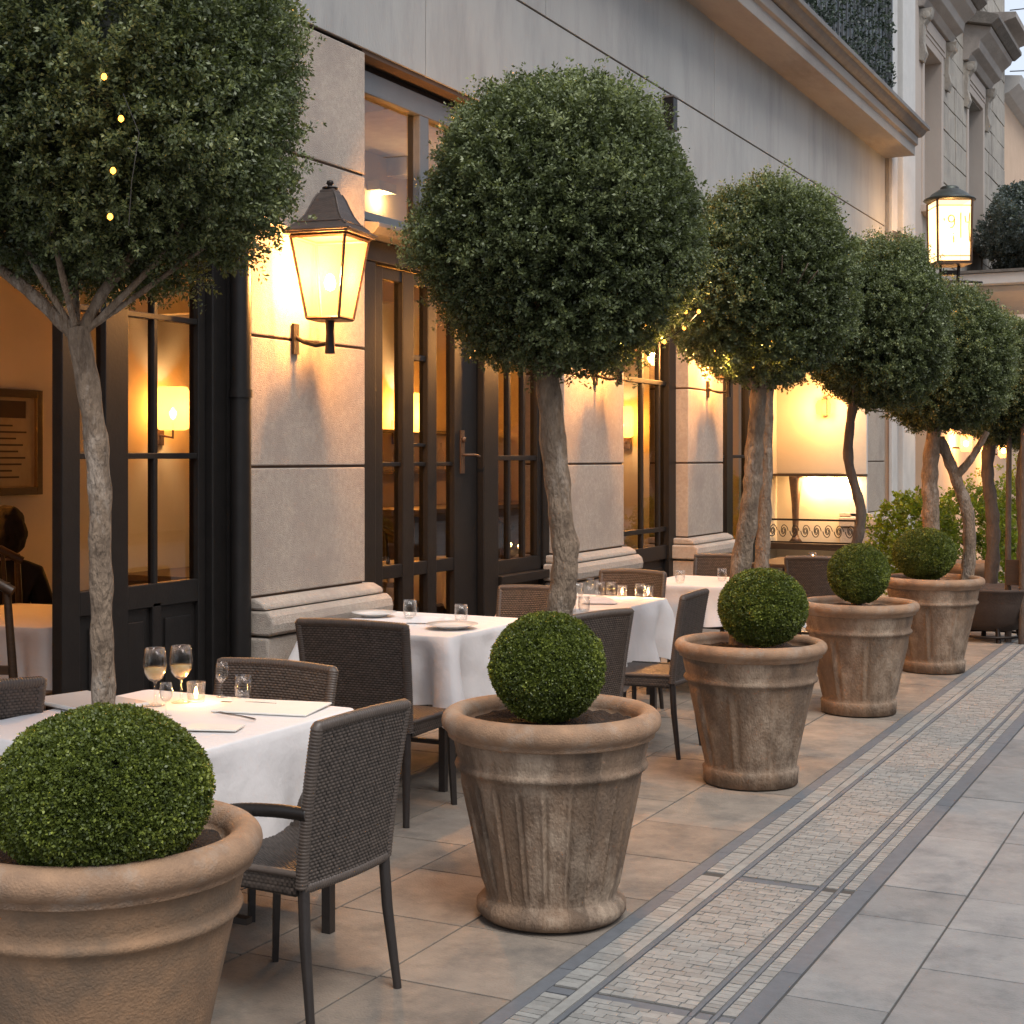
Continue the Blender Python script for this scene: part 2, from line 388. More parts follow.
def obj(name, me, parent=None, loc=None, rot=None, scale=None):
    o = bpy.data.objects.new(name, me); COL.objects.link(o)
    if parent: o.parent = parent
    if loc is not None: o.location = loc
    if rot is not None: o.rotation_euler = rot
    if scale is not None: o.scale = scale
    return o

# ------------------------------------------------------------------ camera, world, sun
FPX = 1476.0
cam = bpy.data.cameras.new('camera'); camo = bpy.data.objects.new('camera', cam); COL.objects.link(camo)
camo.location = (0, 0, 1.6); camo.rotation_euler = (R(90), 0, R(26.9))
cam.sensor_width = 36; cam.lens = 36*FPX/1024; cam.shift_y = -54/1024; cam.clip_end = 500; cam.clip_start = 0.05
sc.camera = camo
w = bpy.data.worlds.new('World'); sc.world = w; w.use_nodes = True
nt = w.node_tree; nt.nodes.clear()
wo = nn(nt, 'ShaderNodeOutputWorld'); bg = nn(nt, 'ShaderNodeBackground'); sky = nn(nt, 'ShaderNodeTexSky')
sky.sky_type = 'NISHITA'; sky.sun_disc = False
SUN_EL, SUN_AZ = 56.0, 125.0          # azimuth measured from +Y towards +X
sky.sun_elevation = R(SUN_EL); sky.sun_rotation = R(SUN_AZ); sky.air_density = 1.0; sky.dust_density = 2.5; sky.ozone_density = 1.0
bg.inputs[1].default_value = 0.082
ov = nn(nt, 'ShaderNodeMix', data_type='RGBA'); ov.inputs[0].default_value = 0.75      # high overcast veil in front of the clear sky
ov.inputs[7].default_value = (5.3, 5.75, 6.5, 1); nt.links.new(sky.outputs[0], ov.inputs[6]); nt.links.new(ov.outputs[2], bg.inputs[0]); nt.links.new(bg.outputs[0], wo.inputs[0])
sl = bpy.data.lights.new('sun', 'SUN'); sl.energy = 1.1; sl.angle = R(28); sl.color = (1, 0.97, 0.93)
so = bpy.data.objects.new('sun', sl); COL.objects.link(so)
d = Vector((math.sin(R(SUN_AZ))*math.cos(R(SUN_EL)), math.cos(R(SUN_AZ))*math.cos(R(SUN_EL)), math.sin(R(SUN_EL))))
so.rotation_euler = (-d).to_track_quat('-Z', 'Y').to_euler()
sc.view_settings.view_transform = 'Standard'; sc.view_settings.look = 'None'; sc.view_settings.gamma = 1
sc.view_settings.exposure = 1.12

# ------------------------------------------------------------------ ground
def slab_field(name, cols, y0, y1, lens, mat, top=0.0, gap=0.008, seed=1, joints=None):
    rnd = random.Random(seed); mb = MB()
    for ci, (xa, xb) in enumerate(cols):
        y = y0 - rnd.uniform(0, 0.5)
        ys = [y]
        while ys[-1] < y1: ys.append(ys[-1] + rnd.choice(lens))
        if joints and ci in joints:
            js = joints[ci]; ys = [v for v in ys if v < js[0]-0.25] + js + [js[-1]+0.8*k+0.8 for k in range(30)]
        for a, b in zip(ys, ys[1:]):
            if a < y0 - 1: continue
            t = top + rnd.uniform(-0.0008, 0.0008)
            mb.box((xa+gap/2, a+gap/2, -0.03), (xb-gap/2, b-gap/2, t), rnd.random())
    o = mb.build(name, mat, bevel=0.0015); return tag(o, kind='structure')

g = MB(); g.add([(-60, -30, -0.035), (80, -30, -0.035), (80, 140, -0.035), (-60, 140, -0.035)], [(0, 1, 2, 3)])
tag(g.build('ground', M['ground']), kind='structure')
g = MB(); g.box((-4.9, 0, -0.034), (10, 60, -0.0045)); tag(g.build('paving_bed', M['grout']), kind='structure')
lc = [-1.97]; 
for wd in (0.46, 0.50, 0.44, 0.48, 0.46, 0.40): lc.append(lc[-1]-wd)
slab_field('pavement', [(lc[i+1], lc[i]) for i in range(6)], 1.0, 48, [0.55, 0.75, 0.95], M['slab'], seed=4)
rc = [-1.265, -0.955, -0.50, -0.05, 0.5, 1.1, 1.7, 2.4, 3.2, 4.0, 5.0, 6.2, 7.6, 9.2]
slab_field('street_paving', [(rc[i], rc[i+1]) for i in range(len(rc)-1)], 1.0, 48, [0.4, 0.85, 0.8], M['slabr'], seed=9,
           joints={0: [3.9, 4.29, 5.17, 5.56, 6.38], 1: [4.71, 5.15, 5.54, 6.4]})
# mosaic band
cb, db = MB(), MB()
rnd = random.Random(3)
BARS = [4.02, 5.40]
def setts(xa, xb, wx, wy, y0, y1):
    y = y0; row = 0
    while y < y1:
        if any(abs(y-b) < 0.035 for b in BARS): y += 0.008; continue
        h = wy*rnd.uniform(0.85, 1.15); x = xa - (wx*0.5 if row % 2 else 0)*(1 if wx < (xb-xa) else 0)
        while x < xb - 0.004:
            ww = wx*rnd.uniform(0.82, 1.18) if wx < (xb-xa) else (xb-xa)
            a = max(x, xa); b = min(x+ww, xb)
            if xb - b < 0.012: b = xb
            if b - a > 0.008:
                t = 0.0005 + rnd.uniform(-0.0012, 0.0012); k = 0.0016; q = rnd.uniform(-.0015, .0015)
                v = [(a+k, y+k+q, -0.02), (b-k, y+k-q, -0.02), (b-k, y+h-k-q, -0.02), (a+k, y+h-k+q, -0.02),
                     (a+k, y+k+q, t), (b-k, y+k-q, t+q*.4), (b-k, y+h-k-q, t), (a+k, y+h-k+q, t-q*.4)]
                r = rnd.random()
                cb.add(v, [(4,5,6,7),(0,1,5,4),(1,2,6,5),(2,3,7,6),(3,0,4,7)], [r]*5)
            x = b if b < xb else xb
        y += h; row += 1
Y0, Y1 = 2.2, 26
setts(-1.915, -1.838, 0.2, 0.034, Y0, Y1)
setts(-1.770, -1.470, 0.062, 0.036, Y0, Y1)
setts(-1.448, -1.400, 0.2, 0.030, Y0, Y1)
setts(-1.381, -1.337, 0.2, 0.030, Y0, Y1)
def strip(mb, xa, xb, y0, y1, L):
    y = y0
    while y < y1:
        l = L*rnd.uniform(0.7, 1.3)
        mb.box((xa+0.0012, y+0.0012, -0.02), (xb-0.0012, y+l-0.0012, 0.0005+rnd.uniform(-.0006, .0006)), rnd.random()); y += l
for a, b in ((-1.968, -1.915), (-1.793, -1.774), (-1.467, -1.450), (-1.398, -1.383)): strip(db, a, b, 1.0, 48, 0.5)
strip(db, -1.336, -1.268, 1.0, 48, 0.9)
strip(cb, -1.834, -1.796, 1.0, 48, 0.22)
for b in BARS:
    for xa, xb in ((-1.914, -1.836), (-1.770, -1.472), (-1.444, -1.403), (-1.377, -1.338)):
        if b < 5 or xa == -1.770: db.box((xa, b-0.022, -0.02), (xb, b+0.022, 0.0002), 0.5)
tag(cb.build('mosaic_path', M['cobble']), kind='structure')
tag(db.build('mosaic_path_border', M['darkstrip']), kind='structure')

# ------------------------------------------------------------------ restaurant building
RB = thing('restaurant_building', 'restaurant front with warm stone piers, dark framed glass doors and grey upper wall', 'building', (0, 0, 0))
XF, XB = -4.5, -4.86
def blocks(mb, ya, yb, zs, x0=XF, proud=0.0):
    for za, zb in zip(zs, zs[1:]):
        mb.box((XB, ya, za+0.007), (x0+proud, yb, zb-0.007))
def pier(ya, yb, plinth=0.12, ext=0.1, extl=None):
    extl = ext if extl is None else extl
    mb = MB(); blocks(mb, ya, yb, [0.90, 1.555, 2.215, 3.19, 3.89])
    o = mb.build('pier', M['stone'], RB, bevel=0.006)
    jb = MB(); jb.box((XB-0.01, ya+0.012, 0), (XF-0.012, yb-0.012, 3.9)); jb.build('mortar_joint', M['joint'], o)
    p = MB()
    p.prism([(XB, 0), (XF+plinth-.02, 0), (XF+plinth-.02, 0.70), (XB, 0.70)], ya-extl+.02*(extl > 0), yb+ext-.02)
    q = plinth
    p.prism([(XB, 0.712), (XF+q-.01, 0.712), (XF+q+.005, 0.73), (XF+q+.01, 0.77), (XF+q, 0.81), (XF+q-.03, 0.835), (XB, 0.835)], ya-extl, yb+ext)
    p.prism([(XB, 0.84), (XF+q-.035, 0.84), (XF+q-.045, 0.87), (XF+.02, 0.895), (XB, 0.895)], ya-extl+.03*(extl > 0), yb+ext-.03)
    p.build('plinth', M['stone'], o, bevel=0.012)
    return o
pier(1.0, 3.6); pier(5.99, 7.04, extl=-.003); pier(9.70, 10.83); pier(12.3, 13.25); pier(19.0, 19.93)
# upper walls
uw = MB()
for ya, yb in ((10.83, 12.3), (13.25, 19.0)):          # heads over openings without a top light
    uw.box((XB, ya+.004, 2.90), (XF-.004, yb-.004, 3.883))
def uppanels(za, zb, cuts):
    for a, b in zip(cuts, cuts[1:]): uw.box((XB, a+0.005, za+0.008), (XF, b-0.005, zb-0.008))
uppanels(3.90, 4.71, [1.0, 4.6, 7.72, 11.2, 14.7, 17.4, 19.95])
uppanels(4.71, 5.66, [1.0, 5.4, 9.4, 13.0, 16.2, 19.95])
uppanels(5.66, 9.4, [1.0, 7, 13.0, 19.95])
uw.build('upper_wall', M['wall'], RB, bevel=0.003)
jb = MB(); jb.box((XB-0.012, 1.01, 3.88), (XF-0.012, 19.94, 9.39)); jb.build('wall_joint', M['joint'], RB)
# body, roof, interior
bd = MB()
bd.box((-9.2, 1.0, 0), (-9.0, 19.95, 9.4)); bd.box((-9.0, 1.0, 0), (XB-0.02, 1.2, 9.4)); bd.box((-9.0, 19.7, 0), (XB-0.02, 19.93, 9.4))
bd.box((-9.2, 1.0, 9.4), (-4.4, 19.95, 9.55))
bd.build('outer_wall', M['wall'], RB)
ins = MB()
ins.box((-7.95, 2.9, 0.0), (-7.8, 15.0, 4.6)); ins.box((-7.8, 2.9, 0), (XB-.03, 3.05, 4.6)); ins.box((-7.8, 14.9, 0), (XB-.03, 15.0, 4.6))
ins.box((-7.8, 8.85, 2.7), (-5.0, 8.97, 3.0))
ins.build('inner_wall', M['cream'], RB)
c = MB(); c.box((-7.95, 2.9, 4.6), (XB-.02, 15.0, 4.7))
for y in (5.2, 7.6, 10.2, 12.6): c.box((-7.8, y, 4.42), (XB-.03, y+.22, 4.598))
c.build('ceiling', M['ceil'], RB)
f = MB(); f.box((-7.8, 3.05, -0.03), (XB, 14.9, 0.012)); f.build('inner_floor', M['darkfloor'], RB)
# interior dado rail and curtains/door trims
bar = MB()
bar.box((-7.3, 11.3, 0.02), (-6.7, 14.2, 1.08)); bar.box((-7.35, 11.25, 1.08), (-6.62, 14.25, 1.14))
for z in (1.45, 1.85): bar.box((-7.78, 11.5, z), (-7.55, 14.4, z+0.03))
tag(bar.build('bar_counter', M['wood']), 'dark wooden bar counter and shelves seen through the glass doors', 'counter')
for k in range(9):
    b = MB(); yy = 11.65+k*0.30
    b.lathe([(0.0, 0), (0.036, 0.0), (0.036, 0.17), (0.013, 0.22), (0.013, 0.28), (0, 0.28)], 12, (-7.66, yy, 1.48))
    tag(b.build('bottle', M['gware']), 'bottle on the shelf behind the bar counter', 'bottle', 'bottles on the bar shelf')

# ---- joinery
XG = -4.66
def leaf_frame(mb, y0, y1, z0, z1, st=0.05, x0=XG-.03, x1=XG+.03):
    mb.box((x0, y0, z0), (x1, y0+st, z1)); mb.box((x0, y1-st, z0), (x1, y1, z1))
    mb.box((x0, y0+st, z0), (x1, y1-st, z0+st)); mb.box((x0, y0+st, z1-st), (x1, y1-st, z1))
def bars(mb, y0, y1, z0, z1, ys, zs, t=0.022, x0=XG-.02, x1=XG+.02):
    for y in ys: mb.box((x0, y-t/2, z0), (x1, y+t/2, z1))
    for z in zs: mb.box((x0-.002, y0, z-t/2), (x1+.002, y1, z+t/2))
def glazing(parent, y0, y1, z0, z1, x=XG):
    m = MB(); m.add([(x, y0, z0), (x, y1, z0), (x, y1, z1), (x, y0, z1)], [(0, 1, 2, 3)]); return m.build('pane', M['glass'], parent)
# door frame 1 (left opening)
f = MB()
f.box((XG-.06, 5.80, 0.012), (XG+.07, 5.985, 2.85)); f.box((XG-.05, 3.6, 2.74), (XG+.07, 5.80, 2.85)); f.box((XG-.05, 3.6, 0.012), (XG+.06, 3.68, 2.74))
f.box((XG+.07, 5.90, 0.012), (XF-.03, 5.985, 2.85))
f.build('door_frame', M['frame'], RB, bevel=0.006)
d1 = MB()
Z1 = 2.735
d1.box((XG-.03, 4.82, 0.02), (XG+.03, 4.93, Z1)); d1.box((XG-.03, 5.09, 0.02), (XG+.03, 5.24, Z1)); d1.box((XG-.03, 5.74, 0.02), (XG+.03, 5.795, Z1))
d1.box((XG-.028, 4.93, Z1-.08), (XG+.028, 5.74, Z1)); d1.box((XG-.028, 4.93, 0.02), (XG+.028, 5.74, 0.12)); d1.box((XG-.028, 4.93, .90), (XG+.028, 5.74, 1.01))
bars(d1, 4.93, 5.74, 1.0, Z1-.07, [5.44], [1.61, 2.265], 0.028)
d1.box((XG-.028, 5.41, .1), (XG+.028, 5.47, .92))
dl = d1.build('door', M['frame'], RB, bevel=0.004)
kp = MB(); kp.box((XG-.01, 4.93, .12), (XG+.008, 5.41, .90)); kp.box((XG-.01, 5.47, .12), (XG+.008, 5.74, .90))
kp.box((XG+.008, 5.0, .18), (XG+.018, 5.36, .84)); kp.box((XG+.008, 5.51, .18), (XG+.018, 5.70, .84))
kp.build('door_panel', M['frame'], dl, bevel=0.004)
glazing(dl, 4.93, 5.74, 1.01, Z1-.08)
# opening 2: double folding door and side window
f = MB()
f.box((XG-.05, 7.05, 0.012), (XG+.07, 7.30, 2.74)); f.box((XG-.05, 7.05, 2.74), (XG+.08, 9.69, 2.86)); f.box((XG-.06, 8.62, 0.012), (XG+.08, 8.83, 2.74))
f.box((XG-.05, 9.60, 0.012), (XG+.05, 9.69, 2.74))
f.build('door_frame', M['frame'], RB, bevel=0.006)
d2 = MB()
for a, b in ((7.31, 7.43), (7.66, 7.79), (7.96, 8.07), (8.30, 8.60)): d2.box((XG-.03, a, 0.02), (XG+.035, b, 2.73))
for a, b in ((7.43, 7.66), (7.79, 7.96), (8.07, 8.30)):
    d2.box((XG-.028, a, .02), (XG+.03, b, .50)); d2.box((XG-.028, a, .88), (XG+.03, b, .96)); d2.box((XG-.028, a, 2.66), (XG+.03, b, 2.73))
    d2.box((XG-.02, a, 1.55), (XG+.02, b, 1.575))
d2.box((XG-.02, 7.79, 1.67), (XG+.02, 7.96, 1.69)); d2.box((XG-.02, 7.79, 2.20), (XG+.022, 7.96, 2.235))
dl = d2.build('door', M['frame'], RB, bevel=0.004)
glazing(dl, 7.43, 8.30, 0.50, 2.66)
h = MB(); h.box((XG+.035, 8.37, 1.50), (XG+.045, 8.42, 1.78)); h.tube([(XG+.045, 8.395, 1.62), (XG+.10, 8.395, 1.62), (XG+.11, 8.45, 1.62), (XG+.11, 8.50, 1.61)], .009, 8)
h.lathe([(0, -.02), (.014, -.015), (.014, .015), (0, .02)], 10, (XG+.05, 8.395, 1.72)); h.build('handle', M['bronze'], dl)
w3 = MB()
w3.box((XG-.03, 8.84, .80), (XG+.03, 9.59, .90)); w3.box((XG-.03, 8.84, 2.66), (XG+.03, 9.59, 2.73)); w3.box((XG-.03, 8.84, .9), (XG+.03, 8.89, 2.66)); w3.box((XG-.03, 9.53, .9), (XG+.03, 9.59, 2.66))
bars(w3, 8.89, 9.53, .9, 2.66, [9.11, 9.34], [1.60], 0.035)
w3.box((XG-.03, 8.84, 0.02), (XG+.01, 9.59, .80)); w3.box((XG+.0, 8.84, .74), (XG+.10, 9.59, .80))
wo3 = w3.build('window', M['frame'], RB, bevel=0.004); glazing(wo3, 8.89, 9.53, .9, 2.66)
# opening 3
w3 = MB(); w3.box((XG-.04, 10.84, .02), (XG+.04, 11.0, 2.89)); w3.box((XG-.04, 12.12, .02), (XG+.05, 12.29, 2.89)); w3.box((XG-.03, 11.0, 2.80), (XG+.03, 12.12, 2.89)); w3.box((XG-.03, 11.0, .72), (XG+.03, 12.12, .84))
w3.box((XG-.03, 11.0, .02), (XG, 12.12, .72)); w3.box((XG, 11.1, .1), (XG+.012, 11.5, .65)); w3.box((XG, 11.66, .1), (XG+.012, 12.05, .65))
bars(w3, 11.0, 12.12, .84, 2.80, [11.58, 11.97], [2.25, .98], 0.04)
wo3 = w3.build('window', M['frame'], RB, bevel=0.004); glazing(wo3, 11.0, 12.12, .84, 2.80)
# opening 4
w3 = MB()
for a, b in ((13.26, 13.5), (13.72, 13.9), (14.4, 14.5), (14.8, 14.99)): w3.box((XG-.04, a, .02), (XG+.04, b, 2.89))
for a, b in ((13.5, 13.72), (13.9, 14.4), (14.5, 14.8)):
    w3.box((XG-.03, a, 2.8), (XG+.03, b, 2.89)); w3.box((XG-.03, a, .02), (XG+.03, b, .75)); w3.box((XG-.015, a, 1.6), (XG+.015, b, 1.63))
wo3 = w3.build('window', M['frame'], RB, bevel=0.004); glazing(wo3, 13.5, 14.8, .75, 2.80)
# top lights (grey) over openings 1 and 2
for ya, yb, ms in ((3.6, 5.99, [4.35, 5.15]), (7.04, 9.70, [7.86, 8.70])):
    t = MB(); xg = XG+.02
    t.box((xg-.04, ya+.01, 2.97), (xg+.05, yb-.01, 3.02)); t.box((xg-.04, ya+.01, 3.70), (xg+.05, yb-.01, 3.83))
    for y in [ya+.06]+ms+[yb-.06]: t.box((xg-.04, y-.055, 3.02), (xg+.048, y+.055, 3.70))
    tw = t.build('transom_window', M['greyframe'], RB, bevel=0.005)
    glazing(tw, ya+.05, yb-.05, 3.02, 3.70, xg)
    sh = MB(); sh.box((XB, ya+.005, 3.832), (XG+.03, yb-.005, 3.888)); sh.build('window_head', M['frame'], tw)
    led = MB(); led.prism([(XG-.05, 2.865), (XF+.05, 2.865), (XF+.09, 2.90), (XF+.09, 2.925), (XG-.05, 2.965)], ya-.02 if ya < 5 else ya+.003, yb-.003)
    led.build('transom_ledge', M['lead'], RB, bevel=0.005)
# interior opposite lintel
# cornice balcony
cn = MB()
cn.prism([(XB, 5.62), (-4.10, 5.62), (-4.10, 5.74), (-4.06, 5.76), (-4.06, 5.86), (XB, 5.86)], 1.0, 19.93)
co = cn.build('cornice', M['cornice'], RB, bevel=0.006)
cn = MB(); cn.prism([(-4.48, 5.865), (-4.03, 5.865), (-3.99, 5.90), (-3.96, 5.94), (-3.92, 5.95), (-3.92, 6.0), (-4.48, 6.02)], 0.9, 20.0)
cn.build('cornice_edge', M['lead'], co, bevel=0.004)
# recess (vestibule)
rv = MB()
rv.box((-5.8, 15.0, 0), (-5.7, 19.0, 2.9)); rv.box((-5.7, 18.96, 1.40), (XF-.22, 19.0, 2.9)); rv.box((-5.7, 18.97, 0), (XF-.22, 19.02, 1.36)); rv.box((-5.8, 15.0, 2.9), (XB-.01, 19.1, 3.0))
rv.box((-5.7, 15.0, 0), (XB-.01, 15.12, 2.9))
rv.build('vestibule_wall', M['cream'], RB)
rv = MB(); rv.box((XF-.215, 18.93, 0), (XF-.005, 18.995, 3.88)); rv.build('vestibule_jamb', M['pale'], RB, bevel=.004)
rv = MB(); rv.box((-5.7, 18.72, 1.362), (XF-.0, 18.955, 1.395)); rv.build('shelf', M['wood'], RB, bevel=.004)
rv = MB(); rv.box((-5.7, 18.60, .42), (XF+.1, 18.96, .50)); rv.build('shelf', M['wood'], RB, bevel=.004)
col = MB(); col.lathe([(0.04, .50), (0.10, .50), (.05, .56), (.035, .62), (.05, 1.0), (.085, 1.33), (.085, 1.36), (.0, 1.36)], 20, (-5.40, 18.80, 0))
col.build('pillar', M['bronze'], RB)
fd = MB(); fd.box((-5.7, 15.12, 0.012), (XB-.01, 18.6, .02)); fd.build('vestibule_floor', M['slab'], RB)
# dark panel with lattice left of the lit niche
# scrollwork railing
rl = thing('scroll_railing', 'low wrought iron scrollwork rail below the brightly lit recess', 'railing', (-5.1, 18.45, 0))
q = MB(); q.box((-.6, -.012, .80), (.60, .012, .825)); q.box((-.6, -.012, .515), (.60, .012, .535)); q.box((-.6, -.02, 0), (-.56, .02, .83)); q.box((.56, -.02, 0), (.60, .02, .83))
q.build('rail_frame', M['iron'], rl)
q = MB()
for k in range(8):
    cx = -.5+k*.143
    for sgn in (1, -1):
        pts = [(cx+sgn*.06*math.exp(-.22*t)*math.cos(t)*1.0, 0, .67+sgn*.0+.10*math.exp(-.2*t)*math.sin(t)*sgn) for t in np.linspace(0, 8, 26)]
        q.tube(pts, .006, 5, caps=False)
q.build('scrollwork', M['iron'], rl)
# drainpipe beside pier
dp = MB(); dp.tube([(-4.52, 5.93, .0), (-4.52, 5.93, 1.5), (-4.52, 5.93, 2.86)], .052, 20)
for z in (.4, 1.9, 2.75): dp.tube([(-4.52, 5.93, z), (-4.52, 5.93, z+.04)], .058, 20)
tag(dp.build('drainpipe', M['frame']), 'dark round drainpipe standing between the open glass door and the stone pier', 'drainpipe')
# small box lamp high on the wall
bx = thing('wall_box_lamp', 'small unlit dark box lamp high on the grey upper wall', 'wall lamp', (-4.5, 11.72, 4.36))
q = MB(); q.box((0, -.05, 0), (.10, .05, .28)); q.build('housing', M['frame'], bx, bevel=.005)
q = MB(); q.box((0.005, -.056, .275), (.108, .056, .292)); q.build('cap', M['lead'], bx, bevel=.003)
# trellis with ivy above cornice
tr = thing('ivy_screen', 'dark screen of hanging ivy strands standing on the cornice of the grey building', 'screen', (-4.42, 0, 6.02))
q = MB()
for y in np.arange(9.0, 19.9, .19): q.box((-.012, y, 0), (.012, y+.02, 3.2))
for z in (0, .62, 1.3, 2.1, 3.16): q.box((-.02, 9.0, z), (-.012, 19.9, z+.035))
q.box((-.03, 19.86, 0), (.03, 19.92, 3.2)); q.box((-.03, 9.0, 0), (.03, 9.06, 3.2))
q.build('lattice', M['greyframe'], tr)
q = MB(); q.box((-.05, 9.06, .02), (-.035, 19.86, 3.15)); q.build('back_panel', M['winglass'], tr)
rng = np.random.default_rng(5)
ns = 3600; sp = np.stack([rng.uniform(-.03, .06, ns), 9.1 + rng.integers(0, 57, ns)*0.19 + rng.normal(0, .022, ns), rng.uniform(0, 3.2, ns)], 1)
M['ivy'] = leafmat('dark_ivy_leaves', (0.010, 0.016, 0.012), (0.045, 0.065, 0.050), (0.13, 0.16, 0.13), 0.2)
me = leaf_mesh('ivy', sp, unit(np.stack([rng.uniform(.2, 1, ns), rng.normal(0, .6, ns), -np.ones(ns)*.8], 1)), rng.uniform(.04, .09, ns), 8, .04, .03, M['ivy'], rng, .02)
obj('ivy', me, tr)

# ------------------------------------------------------------------ second building (old stone townhouse)
TB = thing('stone_townhouse', 'old sandstone townhouse with carved window hoods beyond the grey restaurant building', 'building', (0, 0, 0))
XT = -4.46
q = MB()
holes = [(22.1, 23.45, 5.3, 7.75), (25.8, 27.3, 5.3, 7.85), (22.1, 23.45, 9.9, 12.2), (25.8, 27.3, 9.9, 12.2)]
ys = [19.96, 22.1, 23.45, 25.8, 27.3, 29.9]
for a, b in zip(ys, ys[1:]):
    if any(abs(a-h[0]) < .01 for h in holes):
        q.box((XT-.4, a, 3.3), (XT, b, 5.3)); q.box((XT-.4, a, 7.8), (XT, b, 9.9)); q.box((XT-.4, a, 12.2), (XT, b, 13.5))
    else: q.box((XT-.4, a, 3.3), (XT, b, 13.5))
q.box((-9, 29.6, 0), (XT-.4, 29.9, 13.5)); q.box((-9, 19.96, 9.4), (XT-.4, 20.2, 13.5)); q.box((-9, 19.96, 13.5), (XT, 29.9, 13.6))
q.build('wall', M['oldstone'], TB)
q = MB(); q.box((XT-.4, 20.0, 0), (XT+.0, 21.25, 3.3)); q.box((XT-.4, 23.0, 0), (XT+.0, 29.9, 3.3)); q.box((XT-.4, 21.25, 2.9), (XT, 23.0, 3.3)); q.build('ground_storey_wall', M['peach'], TB)
q = MB(); q.box((XT-.39, 21.25, 0), (XT-.30, 23.0, 2.9)); q.build('door', M['frame'], TB)
q = MB(); q.box((XT-.3, 21.26, 0), (XT+.05, 21.36, 2.9)); q.build('door_post', M['greypost'], TB)
# quoins / stone coursing with relief
r2 = random.Random(5)
for (a, b) in ((23.5, 25.75), (27.35, 29.88)):
    q = MB()
    z = 3.4; k = 0
    while z < 12.9:
        h = .42; 
        yy = a - (.3 if k % 2 else 0)
        while yy < b:
            l = r2.uniform(.55, .8); y0 = max(yy, a); y1 = min(yy+l, b)
            if y1-y0 > .1: q.box((XT, y0+.008, z+.008), (XT+.02+r2.uniform(0, .012), y1-.008, z+h-.008))
            yy += l
        z += h; k += 1
    q.build('ashlar', M['oldstone'], TB, bevel=.006)
q = MB()
q.box((XT, 19.97, 0), (XT+.05, 20.30, 13.4)); q.box((XT, 20.42, 0), (XT+.10, 21.22, 13.4)); 
q.build('pilaster', M['pale'], TB, bevel=.01)
q = MB(); q.box((XT, 21.24, 3.35), (XT+.03, 22.05, 13.4)); q.build('render_strip', M['pink'], TB)
for (y0, y1, z0, z1) in holes:
    wn = MB()
    s = .10
    wn.box((XT-.36, y0-.12, z0), (XT+.05, y0+.025, z1+.1)); wn.box((XT-.36, y1-.025, z0), (XT+.05, y1+.12, z1+.1)); wn.box((XT-.36, y0+.026, z1-.03), (XT+.048, y1-.026, z1+.14)); wn.box((XT-.22, y0-.16, z0-.1), (XT+.12, y1+.16, z0+.012))
    wo_ = wn.build('window', M['pink'], TB, bevel=.01)
    g2 = MB(); leaf_frame(g2, y0+.01, y1-.01, z0+.01, z1-.01, .07, XT-.32, XT-.24); g2.box((XT-.32, (y0+y1)/2-.04, z0), (XT-.24, (y0+y1)/2+.04, z1)); g2.box((XT-.31, y0, z0+1.5), (XT-.25, y1, z0+1.56))
    g2.build('sash', M['greyframe'], wo_)
    g2 = MB(); g2.add([(XT-.28, y0, z0), (XT-.28, y1, z0), (XT-.28, y1, z1), (XT-.28, y0, z1)], [(0, 1, 2, 3)]); g2.build('pane', M['winglass'], wo_)
for (y0, y1, zt) in ((21.75, 24.0, 8.15), (25.4, 27.75, 8.25)):
    hd = MB()
    X = XT
    hd.prism([(X, zt), (X+.10, zt), (X+.16, zt+.10), (X+.28, zt+.17), (X+.30, zt+.30), (X+.45, zt+.42), (X+.48, zt+.50), (X, zt+.62)], y0, y1)
    ho = hd.build('window_hood', M['cornice'], TB, bevel=.01)
    hd = MB(); hd.prism([(X, zt+.625), (X+.50, zt+.505), (X+.62, zt+.60), (X+.62, zt+.66), (X, zt+.86)], y0-.12, y1+.12); hd.build('hood_cap', M['dkstone'], ho, bevel=.01)
    for yy in (y0+.06, y1-.24):
        hd = MB(); pts = []
        prof = [(X, zt-.75), (X+.08, zt-.78), (X+.13, zt-.66), (X+.09, zt-.5), (X+.10, zt-.25), (X+.2, zt-.12), (X+.22, zt-.02), (X, zt-.02)]
        hd.prism(prof, yy, yy+.18); hd.lathe([(0, -.1), (.06, -.1), (.07, 0), (.06, .1), (0, .1)], 12, (0, 0, 0), M=Matrix.Translation((X+.13, yy+.09, zt-.12)) @ Matrix.Rotation(R(90), 4, 'X'))
        hd.build('console_bracket', M['oldstone'], ho, bevel=.008)
    fr = MB(); fr.box((X, y0+.3, zt-.3), (X+.06, y1-.3, zt-.02)); fr.box((X+.06, y0+.42, zt-.24), (X+.075, y1-.42, zt-.08)); fr.build('frieze', M['pink'], ho, bevel=.006)
q = MB(); q.prism([(XT, 9.3), (XT+.2, 9.35), (XT+.3, 9.55), (XT+.5, 9.6), (XT+.5, 9.7), (XT, 9.75)], 28.0, 29.95); q.build('string_course', M['cornice'], TB)
# small canopy at the meeting of the two buildings
q = MB(); q.prism([(XF, 4.62), (XF+.34, 4.50), (XF+.36, 4.54), (XF, 4.70)], 19.98, 20.8)
tag(q.build('small_canopy', M['lead']), 'small sloping lead canopy at the corner where the grey building meets the townhouse', 'canopy')
# balcony with shrub
bl = thing('balcony', 'peach soffited stone balcony carrying a grey-green shrub on the townhouse', 'balcony', (0, 0, 0))
q = MB(); q.box((XT+.03, 25.0, 4.44), (-3.0, 29.8, 4.62)); q.box((XT+.03, 25.3, 4.34), (-3.15, 29.5, 4.436)); q.build('slab', M['pale'], bl, bevel=.01)
q = MB(); q.box((XT+.03, 24.96, 4.625), (-2.95, 29.85, 4.67)); q.build('slab_edge', M['dkstone'], bl)
rng = np.random.default_rng(8)
